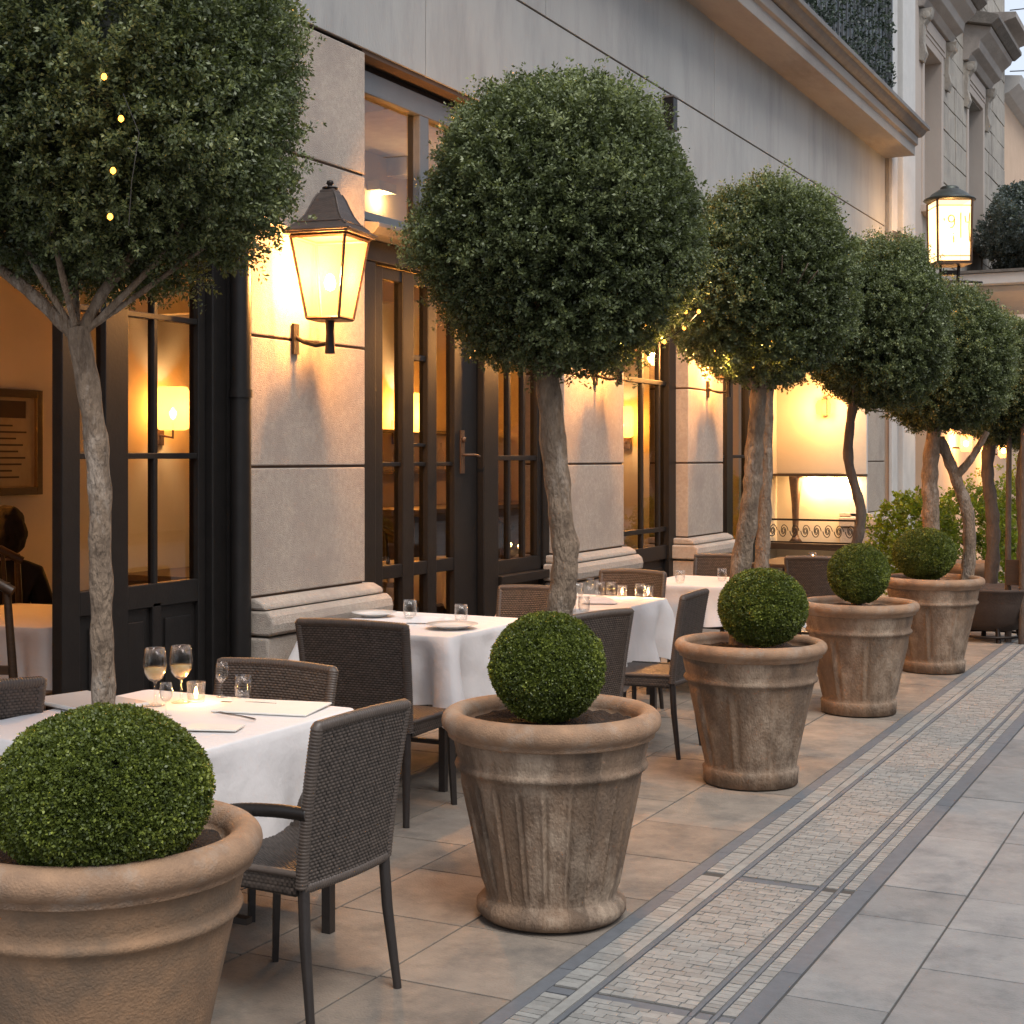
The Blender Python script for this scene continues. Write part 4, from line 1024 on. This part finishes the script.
def make_chair(arms, label, group):
    t = thing('wicker_chair', label, 'chair', (0, 0, 0), 0, group)
    def back(U, V):
        w = .205+.012*V
        x = (U-.5)*2*w
        y = -.215 - .040*V - .025*V*V - .014*np.cos((U-.5)*PI)
        z = .405 + .465*V + .008*np.cos((U-.5)*PI)*V
        return np.stack([x, y, z], -1)
    mb = MB()
    woven(mb, back, .42, .47, sgn=1, off=.010); woven(mb, back, .42, .47, sgn=-1, off=.010)
    # wrapped border
    pts = []
    for k in range(70): pts.append((0.0, k/69))
    per = [(0, v) for v in np.linspace(0, 1, 200)] + [(u, 1) for u in np.linspace(0.01, 1, 180)] + [(1, v) for v in np.linspace(.99, 0, 200)]
    pp = [tuple(back(np.array(a), np.array(b))) for a, b in per]
    mb.tube(pp, .0165, 10, rib=.16, ribf=100)
    pp = [tuple(back(np.array(a), np.array(0.0))) for a in np.linspace(0, 1, 200)]
    mb.tube(pp, .0165, 10, rib=.16, ribf=100)
    mb.build('backrest', M['wicker'], t, recalc=False)
    def seat(U, V):
        x = (U-.5)*2*(.215+.012*V); y = -.21+.43*V
        z = .452 - .008*(1-np.cos((U-.5)*PI)) - .012*np.maximum(0, (V-.8)/.2)**2
        return np.stack([x, y, z], -1)
    mb = MB(); woven(mb, seat, .44, .43, sgn=1, off=0)
    for U0 in (0, 1):
        def sd(U, V, U0=U0):
            return np.stack([(U0-.5)*2*(.215+.012*U+.0*V), -.21+.43*U, .385+.06*V], -1)
        woven(mb, sd, .43, .06, sgn=(1 if U0 == 1 else -1), res=.004)
    def fr(U, V): return np.stack([(U-.5)*2*.227, .22+0*U, .385+.055*V], -1)
    woven(mb, fr, .45, .055, sgn=-1, res=.004)
    for sx in (-1, 1): mb.tube([(sx*.213+sx*.013*k, -.21+.43*k, .446-.004*k) for k in np.linspace(0, 1, 60)], .011, 8, rib=.1, ribf=90)
    mb.box((-.21, -.2, .38), (.21, .21, .40))
    mb.build('seat', M['wicker'], t, recalc=False)
    for sx in (-1, 1):
        m = MB(); m.tube([(sx*.195, -.215, .42), (sx*.200, -.225, .25), (sx*.212, -.255, .0)], [.017, .0165, .0125], 12); m.build('leg', M['chairleg'], t)
        m = MB(); m.tube([(sx*.205, .195, .42), (sx*.207, .205, .2), (sx*.212, .215, .0)], [.018, .016, .0135], 4, smooth=False); m.build('leg', M['chairleg'], t)
    if arms:
        for sx in (-1, 1):
            m = MB()
            c = curve([(sx*.215, -.245, .620), (sx*.228, -.14, .622), (sx*.236, -.01, .610), (sx*.238, .065, .585), (sx*.232, .11, .53), (sx*.222, .13, .44)], 22)
            m.tube(c, .0185, 12, rib=.09, ribf=100, ell=1.0); m.build('armrest', M['wicker'], t, recalc=False)
    return t
G_ = 'wicker terrace chairs'
CA = make_chair(True, 'wicker armchair with its back to the street at the nearest white table', G_)
CA.location = (-2.59, 3.62, 0); CA.scale = (1, 1, .985); CA.rotation_euler = (0, 0, R(87))
def place(loc, rz, label): return dup(CA, (loc[0], loc[1], 0), R(rz), label, G_, skip=('armrest',))
place((-3.36, 4.35), 180, 'low wicker chair facing us behind the far side of the nearest table').scale = (1.2, 1, .925)
place((-3.57, 5.73), 3, 'tall brown wicker chair, back to us, at the near side of the second table').scale = (1.22, 1, 1.0)
place((-3.66, 7.22), 180, 'dark chair at the far side of the second table, partly behind the second trunk')
place((-3.05, 6.50), 74, 'wicker chair behind the fluted planter at the street side of the second table')
place((-3.02, 7.58), 93, 'wicker chair beside the third planter with its long slim legs showing')
place((-3.62, 8.58), 180, 'chair by the wall behind the glasses of the third table')
place((-3.62, 10.30), 175, 'dark chair against the glass behind the fourth table')
place((-2.95, 10.98), 6, 'wicker chair with square back between the third and fourth planters')
place((-2.66, 3.00-.15), 72, 'wicker chair cut by the left edge').location = (-3.95, 3.55, 0)

# ------------------------------------------------------------------ tables
def cloth_mesh(a, b, drop, seed, corner=.17, wob=.021):
    rn = np.random.default_rng(seed)
    n = 200; rc_ = .03
    th = np.linspace(0, 2*PI, n, endpoint=False)
    # perimeter points spaced by arclength on a rounded rectangle
    per = []; 
    segs = [((a-rc_, -b+0), (a, -b+rc_))]
    def pr(s):
        L = [2*(b-rc_), rc_*PI/2, 2*(a-rc_), rc_*PI/2]*2
        T = sum(L); s = (s % 1)*T
        st = [(a, -b+rc_), (a-rc_, b-rc_), (a-rc_, b), (-a+rc_, b-rc_), (-a, b-rc_), (-a+rc_, -b+rc_), (-a+rc_, -b), (a-rc_, -b+rc_)]
        dirs = [(0, 1), None, (-1, 0), None, (0, -1), None, (1, 0), None]; a0 = [0, 0, 0, 90, 0, 180, 0, 270]
        for k in range(8):
            if s <= L[k] or k == 7:
                if dirs[k]:
                    dx, dy = dirs[k]; p = (st[k][0]+dx*s, st[k][1]+dy*s); return p, (dy, -dx)
                ang = R(a0[k]) + s/rc_; return (st[k][0]+rc_*math.cos(ang), st[k][1]+rc_*math.sin(ang)), (math.cos(ang), math.sin(ang))
            s -= L[k]
    pts = [pr(i/n) for i in range(n)]
    rows = []
    for k in (0.0, .18, .36, .55, .72, .86, .95, .985): rows.append([(p[0]*k, p[1]*k, 0) for p, _ in pts])
    rows.append([(p[0]-nx*.004, p[1]-ny*.004, -.0008) for p, (nx, ny) in pts]); rows.append([(p[0]+nx*.001, p[1]+ny*.001, -.006) for p, (nx, ny) in pts])
    nz = 14; ph = rn.uniform(0, 6, 6)
    for j in range(1, nz+1):
        t = j/nz; row = []
        for i, (p, (nx, ny)) in enumerate(pts):
            s = i/n*2*PI
            cx = abs(abs(p[0])-a); cy = abs(abs(p[1])-b); dc = math.hypot(cx, cy)
            ck = math.exp(-(dc/.062)**2); side = 1 - ck
            f = (math.sin(s*7+ph[0])+.6*math.sin(s*13+ph[1])+.5*math.sin(s*4+ph[2]))
            out = .004 + t*(.016+wob*f*side) + corner*t*ck - .07*t*math.exp(-((dc-.135)/.05)**2)
            ddx, ddy = nx, ny
            if ck > .02:
                l = math.hypot(p[0], p[1]); ddx = nx*(1-ck)+p[0]/l*ck; ddy = ny*(1-ck)+p[1]/l*ck
            z = -.006 - t*(drop + .5*corner*ck + .006*math.sin(s*5+ph[3]))
            row.append((p[0]+ddx*out, p[1]+ddy*out, z))
        rows.append(row)
    A = np.array(rows)
    for i in range(A.shape[0]):
        for j in range(A.shape[1]):
            x, y, z = A[i, j]; k = 1.0 if i > 9 else .3
            A[i, j, 2] += .0035*k*mnoise.noise(Vector((x*6, y*6, seed*3.1+z*5))) + (0.0022*math.exp(-(x/.006)**2) + .0022*math.exp(-(y/.006)**2))*(i <= 8)
            if i > 10:
                q = .012*mnoise.noise(Vector((x*5, y*5, seed+z*7)))
                A[i, j, 0] += q*np.sign(x); A[i, j, 1] += q*np.sign(y)
    return A
def table(loc, a, b, drop, label, clabel, seed, rz=0, h=.75, group='terrace dining tables', cgroup='white tablecloths'):
    t = thing('dining_table', label, 'table', (*loc, 0), rz, group)
    q = MB(); q.box((-a+.01, -b+.01, h-.035), (a-.01, b-.01, h-.004)); q.build('tabletop', M['wood'], t, bevel=.004)
    for sx in (-1, 1):
        for sy in (-1, 1):
            q = MB(); x, y = sx*(a-.07), sy*(b-.07); q.box((x-.017, y-.017, 0), (x+.017, y+.017, h-.036)); q.build('leg', M['chairleg'], t, bevel=.002)
    q = MB(); q.box((-a+.09, -.015, .14), (a-.09, .015, .16)); q.build('stretcher', M['chairleg'], t)
    if clabel:
        q = MB(); P = cloth_mesh(a, b, drop, seed, .05 if seed == 1 else .17); q.grid(P, closed_v=True, smooth=True)
        c = q.build('tablecloth', M['cloth']); c.location = (*loc, h+.002); c.rotation_euler = (0, 0, rz)
        tag(c, clabel, 'tablecloth', None)
    return t
table((-3.19, 3.75), .455, .48, .36, 'nearest dining table beside the nearest planter', 'white cloth on the nearest table, laid with wine glasses and plates', 1)
table((-3.86, 6.55), .43, .45, .34, 'second dining table in front of the glass doors', 'white cloth on the second table with a pink-lit hanging corner', 2)
table((-3.56, 7.98), .36, .42, .34, 'third dining table beside the second trunk', 'white cloth on the third table crowded with glasses', 3)
table((-3.36, 9.68), .40, .42, .26, 'fourth dining table behind the third planter', 'white cloth on the fourth table, partly behind the third boxwood ball', 4)
table((-3.3, 12.0), .42, .45, .3, 'bare dark table behind the fourth planter', None, 5)
table((-5.95, 5.95), .5, .5, .36, 'table inside the open doorway', 'dim tablecloth on the table inside the open doorway', 6, .1)
HT = .754
# tableware
def stemglass(loc, label, fill=.0, s=1.0):
    t = thing('wine_glass', label, 'glass', loc)
    pr_ = [(.0, .001), (.032, .001), (.034, .003), (.012, .008), (.004, .014), (.0035, .075), (.006, .082), (.022, .092), (.036, .112), (.0405, .135), (.039, .160), (.033, .198), (.0322, .198), (.038, .160), (.039, .135), (.035, .113), (.02, .094), (0, .088)]
    q = MB(); q.lathe([(r*s, z*s) for r, z in pr_], 32); q.build('bowl', M['gware'], t)
    if fill:
        q = MB(); q.lathe([(0, .090*s), (.019*s, .095*s), (.033*s, .113*s), (.0375*s, .132*s), (0, .133*s)], 24); q.build('wine', M['wine'], t)
    return t
def tumbler(loc, label, s=1.0, group=None):
    q = MB(); q.lathe([(0, .002), (.026*s, .002), (.033*s, .012*s), (.037*s, .045*s), (.034*s, .095*s), (.033*s, .095*s), (.035*s, .045*s), (.031*s, .014*s), (0, .012*s)], 28)
    o = q.build('tumbler', M['gware']); o.location = loc; return tag(o, label, 'glass', group)
def plate(loc, r, label):
    q = MB(); q.lathe([(0, .006), (r*.6, .006), (r*.7, .010), (r, .020), (r, .023), (r*.68, .014), (r*.58, .009), (0, .009)], 48)
    q.lathe([(0, 0), (r*.55, 0), (r*.6, .006), (0, .006)], 32)
    o = q.build('plate', M['plate']); o.location = loc; return tag(o, label, 'plate')
def at(px_, py_, h=.755):
    z = FPX*(1.6-h)/(py_-458.0); r = (px_-512)/FPX*z
    return (.8918*r-.4524*z, .4524*r+.8918*z, h)
stemglass(at(155, 706), 'wine glass with white wine, left of the pair on the nearest table', 1, 1.0)
stemglass(at(181, 703), 'wine glass right of the pair on the nearest table', 1, 1.0)
stemglass(at(166, 716), 'short empty stem glass in front of the pair of wine glasses', 0, .55)
stemglass(at(222, 697), 'small stem glass before the low wicker chair', 0, .62)
tumbler(at(243, 698), 'tumbler catching amber light before the low wicker chair', .85)
q = MB(); q.box((-.17, -.115, 0), (.17, .115, .006)); o = q.build('menu_card', M['paper'], bevel=.002); o.location = at(272, 708, .757); o.rotation_euler = (R(1.2), 0, R(12)); tag(o, 'white menu card lying flat at the right corner of the nearest table', 'menu')
q = MB(); q.box((-.19, -.12, 0), (.19, .12, .014)); o = q.build('serving_board', M['plate'], bevel=.006); o.location = at(88, 704, .757); o.rotation_euler = (0, 0, R(-14)); tag(o, 'large flat white serving tray behind the nearest boxwood ball', 'tray')
q = MB(); q.box((-.085, -.05, 0), (.085, .05, .004)); o = q.build('napkin', M['paper']); o.location = at(214, 728, .758); o.rotation_euler = (0, 0, R(20)); tag(o, 'folded white napkin near the front edge of the nearest table', 'napkin')
def cutlery(loc, rz, label, fork=True):
    q = MB(); q.tube([(0, -.1, .004), (0, -.02, .006), (0, .04, .004)], [.004, .003, .0028], 6)
    if fork:
        for k in (-1, 0, 1): q.tube([(k*.003, .04, .004), (k*.007, .06, .004), (k*.007, .095, .006)], .0013, 5)
    else: q.box((-.007, .035, .002), (.007, .11, .004))
    o = q.build('fork' if fork else 'knife', M['silver']); o.location = loc; o.rotation_euler = (0, 0, rz); tag(o, label, 'cutlery')
M['silver'] = pbr('polished_steel', (.6, .58, .55), rough=.2, metal=1)
cutlery(at(236, 717, .757), R(75), 'fork lying left of the menu card on the nearest table')
cutlery(at(250, 704, .757), R(100), 'knife behind the menu card on the nearest table', False)
tumbler(at(410, 618), 'left tumbler on the second table', 1.0)
tumbler(at(461, 622), 'right tumbler on the second table', .95)
plate(at(374, 616, .756), .12, 'white plate at the back left of the second table')
plate(at(452, 628, .756), .13, 'white plate near the hanging corner of the second table')
# crumpled napkin on table 2
def cnapkin(loc, label, s=1):
    n = 22; P = np.zeros((n, n, 3))
    for i in range(n):
        for j in range(n):
            x, y = (i/(n-1)-.5)*.24*s, (j/(n-1)-.5)*.16*s
            e = 1-max(abs(i/(n-1)-.5), abs(j/(n-1)-.5))*2
            P[i, j] = (x, y, .003 + min(1, e*3)*(.022+.025*mnoise.noise(Vector((x*14, y*14, loc[0])))))
    q = MB(); q.grid(P); o = q.build('napkin', M['cloth']); o.location = loc; o.rotation_euler = (0, 0, .3); tag(o, label, 'napkin')
cnapkin(at(432, 622, .756), 'crumpled white napkin between the tumblers on the second table')
cnapkin(at(600, 603, .756), 'crumpled white napkin on the third table', .8)
def condiment(loc, k, label):
    t = thing('condiment_bottle', label, 'bottle', loc)
    q = MB(); q.lathe([(0, 0), (.02, 0), (.022, .05), (.010, .075), (.010, .09), (0, .09)], 16); q.build('body', M['gware'], t)
    q = MB(); q.lathe([(0, .09), (.012, .09), (.012, .105), (0, .108)], 12); q.build('cap', M['iron'], t)
for (x, y, l) in ((568, 598, 'leftmost tumbler on the third table beside the trunk'), (578, 597, 'second tumbler from the trunk on the third table'), (600, 596, 'tumbler in the middle of the third table'), (611, 596, 'tumbler right of the middle on the third table'), (640, 598, 'large tumbler at the back right corner of the third table'), (584, 612, 'tumbler at the near edge of the third table above the boxwood ball')):
    tumbler(at(x, y), l, .9)
condiment(at(572, 612), 0, 'small bottle with dark cap on the near edge of the third table')
stemglass(at(590, 598), 'stem glass at the back of the third table', 0, .6)
for (x, y, l) in ((680, 583, 'left tumbler on the fourth table'), (722, 581, 'right tumbler on the fourth table')): tumbler(at(x, y), l, .9)
q = MB()
for s_ in (0,): q.lathe([(0, 0), (.03, 0), (.03, .08), (.0, .08)], 16)
for (x, y, z, l) in ((-3.3, 12.0, .752, 'lit tea light on the bare dark table, farther from the fourth trunk'), (-3.12, 12.2, .752, 'lit tea light on the bare dark table, nearer the fourth trunk'), (*at(196, 702), 'lit tea light added for a glint behind the right wine glass on the nearest table'),
    (*at(622, 597), 'lit tea light added for a glint among the tumblers of the third table'), (*at(648, 597), 'lit tea light added for a glint at the far right corner of the third table')):  # nearest and third table tea lights are added in place of bright glass glints
    t = thing('tea_light', l, 'candle', (x, y, z)); q = MB(); q.lathe([(0, 0), (.03, 0), (.033, .07), (.031, .07), (.028, .01), (0, .01)], 16); q.build('holder', M['gware'], t)
    q = MB(); q.lathe([(0, .02), (.007, .028), (.004, .045), (0, .055)], 8); q.build('flame', M['flame'], t); lamp((0, 0, .05), .9, (1, .5, .15), .01, parent=t)

# ------------------------------------------------------------------ interior contents
table((-6.05, 10.55), .40, .40, .3, 'table seen through the glass doors before the bar', 'dim tablecloth on the table seen through the glass doors', 8)
tumbler((-6.1, 10.45, .757), 'left tumbler on the table seen through the glass doors', 1.0); tumbler((-5.85, 10.6, .757), 'right tumbler on the table seen through the glass doors', 1.0)
plate((-6.05, 10.7, .757), .12, 'white plate on the table seen through the glass doors')
fr_ = thing('framed_board', 'dark wooden frame with an aged menu sheet on the cream inner wall', 'picture frame', (-7.79, 7.56, 1.34))
q = MB(); leaf_frame(q, -.32, .32, 0, .74, .055, 0, .04); q.build('frame', M['wood'], fr_, bevel=.004)
q = MB(); q.box((.002, -.27, .05), (.012, .27, .69)); q.build('sheet', M['art'], fr_)
q = MB(); rn = random.Random(2)
q.box((.012, -.2, .54), (.014, .18, .66))
for k in range(9):
    z = .48-k*.045; q.box((.012, -.2+rn.uniform(0, .08), z), (.0135, .2-rn.uniform(0, .15), z+.012))
q.build('lettering', M['ink'], fr_)
dc = thing('wooden_chair', 'carved dark wooden chair just inside the open doorway', 'chair', (-5.35, 5.12, .012), R(20))
q = MB(); q.box((-.22, -.21, .42), (.22, .21, .46)); q.build('seat', M['wood'], dc, bevel=.006)
for sx in (-1, 1):
    q = MB(); q.tube([(sx*.2, -.19, 0), (sx*.2, -.19, .45), (sx*.19, -.26, 1.02)], [.018, .022, .018], 8); q.build('leg', M['wood'], dc)
    q = MB(); q.tube([(sx*.2, .18, 0), (sx*.2, .18, .42)], [.015, .022], 8); q.build('leg', M['wood'], dc)
q = MB(); 
q.tube([(-.22, -.255, .98), (-.1, -.275, 1.05), (0, -.28, 1.03), (.1, -.275, 1.05), (.22, -.255, .98)], .025, 8); q.box((-.19, -.245, .60), (.19, -.22, .64))
for x in (-.11, -.04, .04, .11): q.tube([(x, -.232, .63), (x*1.1, -.25, .8), (x, -.268, 1.02)], [.012, .016, .012], 6)
q.build('backrest', M['wood'], dc)

def skin_fig(name, verts, edges, radii, mat, parent, root=0, sub=2):
    me = bpy.data.meshes.new(name); me.from_pydata(verts, edges, []); me.materials.append(mat)
    o = bpy.data.objects.new(name, me); COL.objects.link(o); o.parent = parent
    m = o.modifiers.new('skin', 'SKIN'); m.use_smooth_shade = True
    for i, s in enumerate(me.skin_vertices[0].data): s.radius = (radii[i], radii[i]); s.use_root = (i == root)
    if sub: ms = o.modifiers.new('sub', 'SUBSURF'); ms.levels = sub; ms.render_levels = sub
    return o
pr = thing('person', 'person in a black jacket with brown hair seated inside the restaurant, back turned', 'person', (-6.85, 6.66, -.05), R(35))
V_ = [(0, 0, .52), (0, .0, .72), (0, -.02, .95), (0, .0, 1.06), (0, .02, 1.15), (0, .03, 1.23),
      (-.11, .02, .52), (-.13, .42, .53), (-.13, .46, .28), (-.13, .46, .05), (-.13, .58, .03), (.11, .02, .52), (.13, .42, .53), (.13, .46, .28), (.13, .46, .05), (.13, .58, .03),
      (-.165, -.01, .93), (-.22, .05, .72), (-.17, .30, .76), (-.13, .37, .77), (.165, -.01, .93), (.22, .05, .72), (.17, .30, .76), (.13, .37, .77)]
E_ = [(0, 1), (1, 2), (2, 3), (3, 4), (4, 5), (0, 6), (6, 7), (7, 8), (8, 9), (9, 10), (0, 11), (11, 12), (12, 13), (13, 14), (14, 15), (2, 16), (16, 17), (17, 18), (18, 19), (2, 20), (20, 21), (21, 22), (22, 23)]
rb_ = [.13, .12, .13, .055, .09, .085, .08, .06, .05, .035, .03, .08, .06, .05, .035, .03, .06, .045, .032, .03, .06, .045, .032, .03]
skin_fig('body', V_, E_, rb_, M['skin'], pr)
keep = [0, 1, 2, 6, 7, 8, 9, 11, 12, 13, 14, 16, 17, 18, 20, 21, 22]; mp_ = {k: i for i, k in enumerate(keep)}
V2 = [V_[k] for k in keep] + [(0, 0, 1.045)]; E2 = [(mp_[a], mp_[b]) for a, b in E_ if a in mp_ and b in mp_] + [(mp_[2], len(keep))]
skin_fig('clothing', V2, E2, [rb_[k]+.025 for k in keep]+[.07], M['jacket'], pr)
cv, cf = ico((1, 1, 1), 4, .10, 4); hp = []
for x, y, z in cv:
    k = 1 + .35*max(0, -z)*(1 if y < .3 else .2); n_ = 1+.05*mnoise.noise(Vector((x*6, y*6, z*1.5)))
    hp.append((x*.112*k*n_, (y*.128 - .03*max(0, -z))*k*n_, 1.225 + (z*.135 if z > 0 else z*.185)))
hm = MB(); hm.add(hp, cf.tolist(), smooth=True); hm.build('hair', M['hair'], pr)
ch_ = dup(dc, (-6.85, 6.55, .012), R(35), 'dark wooden chair the seated person in the jacket sits on')
dup(dc, (-6.05, 9.85, .012), R(0), 'dark wooden chair nearer the doors at the indoor table before the bar')
dup(dc, (-6.0, 11.15, .012), R(180), 'dark wooden chair between the indoor table and the bar')
q = thing('candle', 'small lit candle glowing low inside the left glass door', 'candle', (-6.9, 8.9, .76))
b = MB(); b.lathe([(0, 0), (.03, 0), (.03, .09), (0, .09)], 16); b.build('wax', M['cream'], q); b = MB(); b.lathe([(0, .095), (.014, .11), (.009, .15), (0, .17)], 10); b.build('flame', M['flame'], q); lamp((0, 0, .2), 4, (1, .5, .15), .02, parent=q)
sb = thing('sideboard', 'dark sideboard carrying the candle inside the left glass door', 'sideboard', (-6.9, 9.0, .012))
b = MB(); b.box((-.5, -.7, .1), (.5, .7, .70)); b.box((-.53, -.73, .70), (.53, .73, .745)); b.build('cabinet', M['wood'], sb, bevel=.005)
b = MB()
for x in (-.42, .42):
    for y in (-.62, .62): b.box((x-.03, y-.03, 0), (x+.03, y+.03, .1))
b.build('foot', M['wood'], sb)

# ------------------------------------------------------------------ far right planting
bp = thing('basket_planter', 'dark round basket planter on a low stand behind the farthest terracotta planter', 'planter', (-2.12, 13.5, 0))
b = MB(); b.lathe([(0, .10), (.22, .10), (.30, .18), (.36, .32), (.385, .44), (.40, .45), (.40, .47), (.37, .47), (.35, .44), (.0, .42)], 36); b.build('bowl', M['basket'], bp)
b = MB()
for a in range(4): b.tube([(.22*math.cos(a*PI/2+.4), .22*math.sin(a*PI/2+.4), .14), (.26*math.cos(a*PI/2+.4), .26*math.sin(a*PI/2+.4), 0)], .022, 8)
b.tube([(.28*math.cos(t), .28*math.sin(t), .05) for t in np.linspace(0, 2*PI, 30)], .012, 6); b.build('stand', M['iron'], bp)
ps = thing('plant_stand', 'tall dark timber stake frame beside the basket planter', 'plant stand', (-1.83, 13.3, 0))
for dx, dy in ((0, 0), (-.13, .1)):
    b = MB(); b.tube([(dx, dy, 0), (dx, dy, .7), (dx+.01, dy, 1.9)], [.030, .026, .022], 8, jit=.1); b.build('post', M['bark2'], ps)
b = MB(); b.box((-.14, .03, .50), (.02, .06, .72)); b.build('crosspiece', M['wood'], ps)
bn = thing('enamel_bin', 'small blue-grey bin standing at the far right edge of the pavement', 'bin', (-1.98, 16.3, 0))
b = MB(); b.lathe([(0, 0), (.19, 0), (.20, .03), (.19, .05), (.17, .3), (.16, .62), (0, .62)], 28); b.build('body', M['zinc'], bn)
b = MB(); b.lathe([(0, .66), (.08, .66), (.17, .63), (.175, .60), (0, .60)], 28); b.build('lid', M['iron'], bn)
cm = thing('clay_pot', 'small orange clay pot glimpsed between trunks behind the basket planter', 'pot', (-2.55, 14.7, 0))
b = MB(); b.lathe([(0, .0), (.2, .0), (.28, .5), (.32, .52), (.32, .6), (.28, .6), (.26, .55), (0, .52)], 28); b.build('body', M['terra'], cm)
for i, (x, y, h, rx, lbl) in enumerate(((-3.25, 15.9, 1.15, .42, 'bright green hedge bush lit yellow beside the dark doorway'), (-3.0, 17.6, 1.2, .5, 'bright green bush lit from behind among the far trunks'),
                                     (-2.75, 20.5, 1.25, .6, 'yellow-green bush between the far trunks near the right edge'), (-2.9, 23.5, 1.5, .8, 'large leafy bush before the lit peach wall'))):
    t = thing('hedge_bush', lbl, 'bush', (x, y, 0))
    obj('foliage', blob_shrub('foliage', (0, 0, h*.55), (rx, rx, h*.5), 40+i, 620, 13, .045, .03, M['hedge'], .2), t)
    b = MB(); b.tube([(0, 0, 0), (0, 0, h*.5)], .04, 8); b.build('stem', M['bark2'], t)
for i, (x, y, r) in enumerate(((-2.45, 16.8, .05), (-2.0, 17.3, .06), (-2.6, 19.3, .07))):
    pass
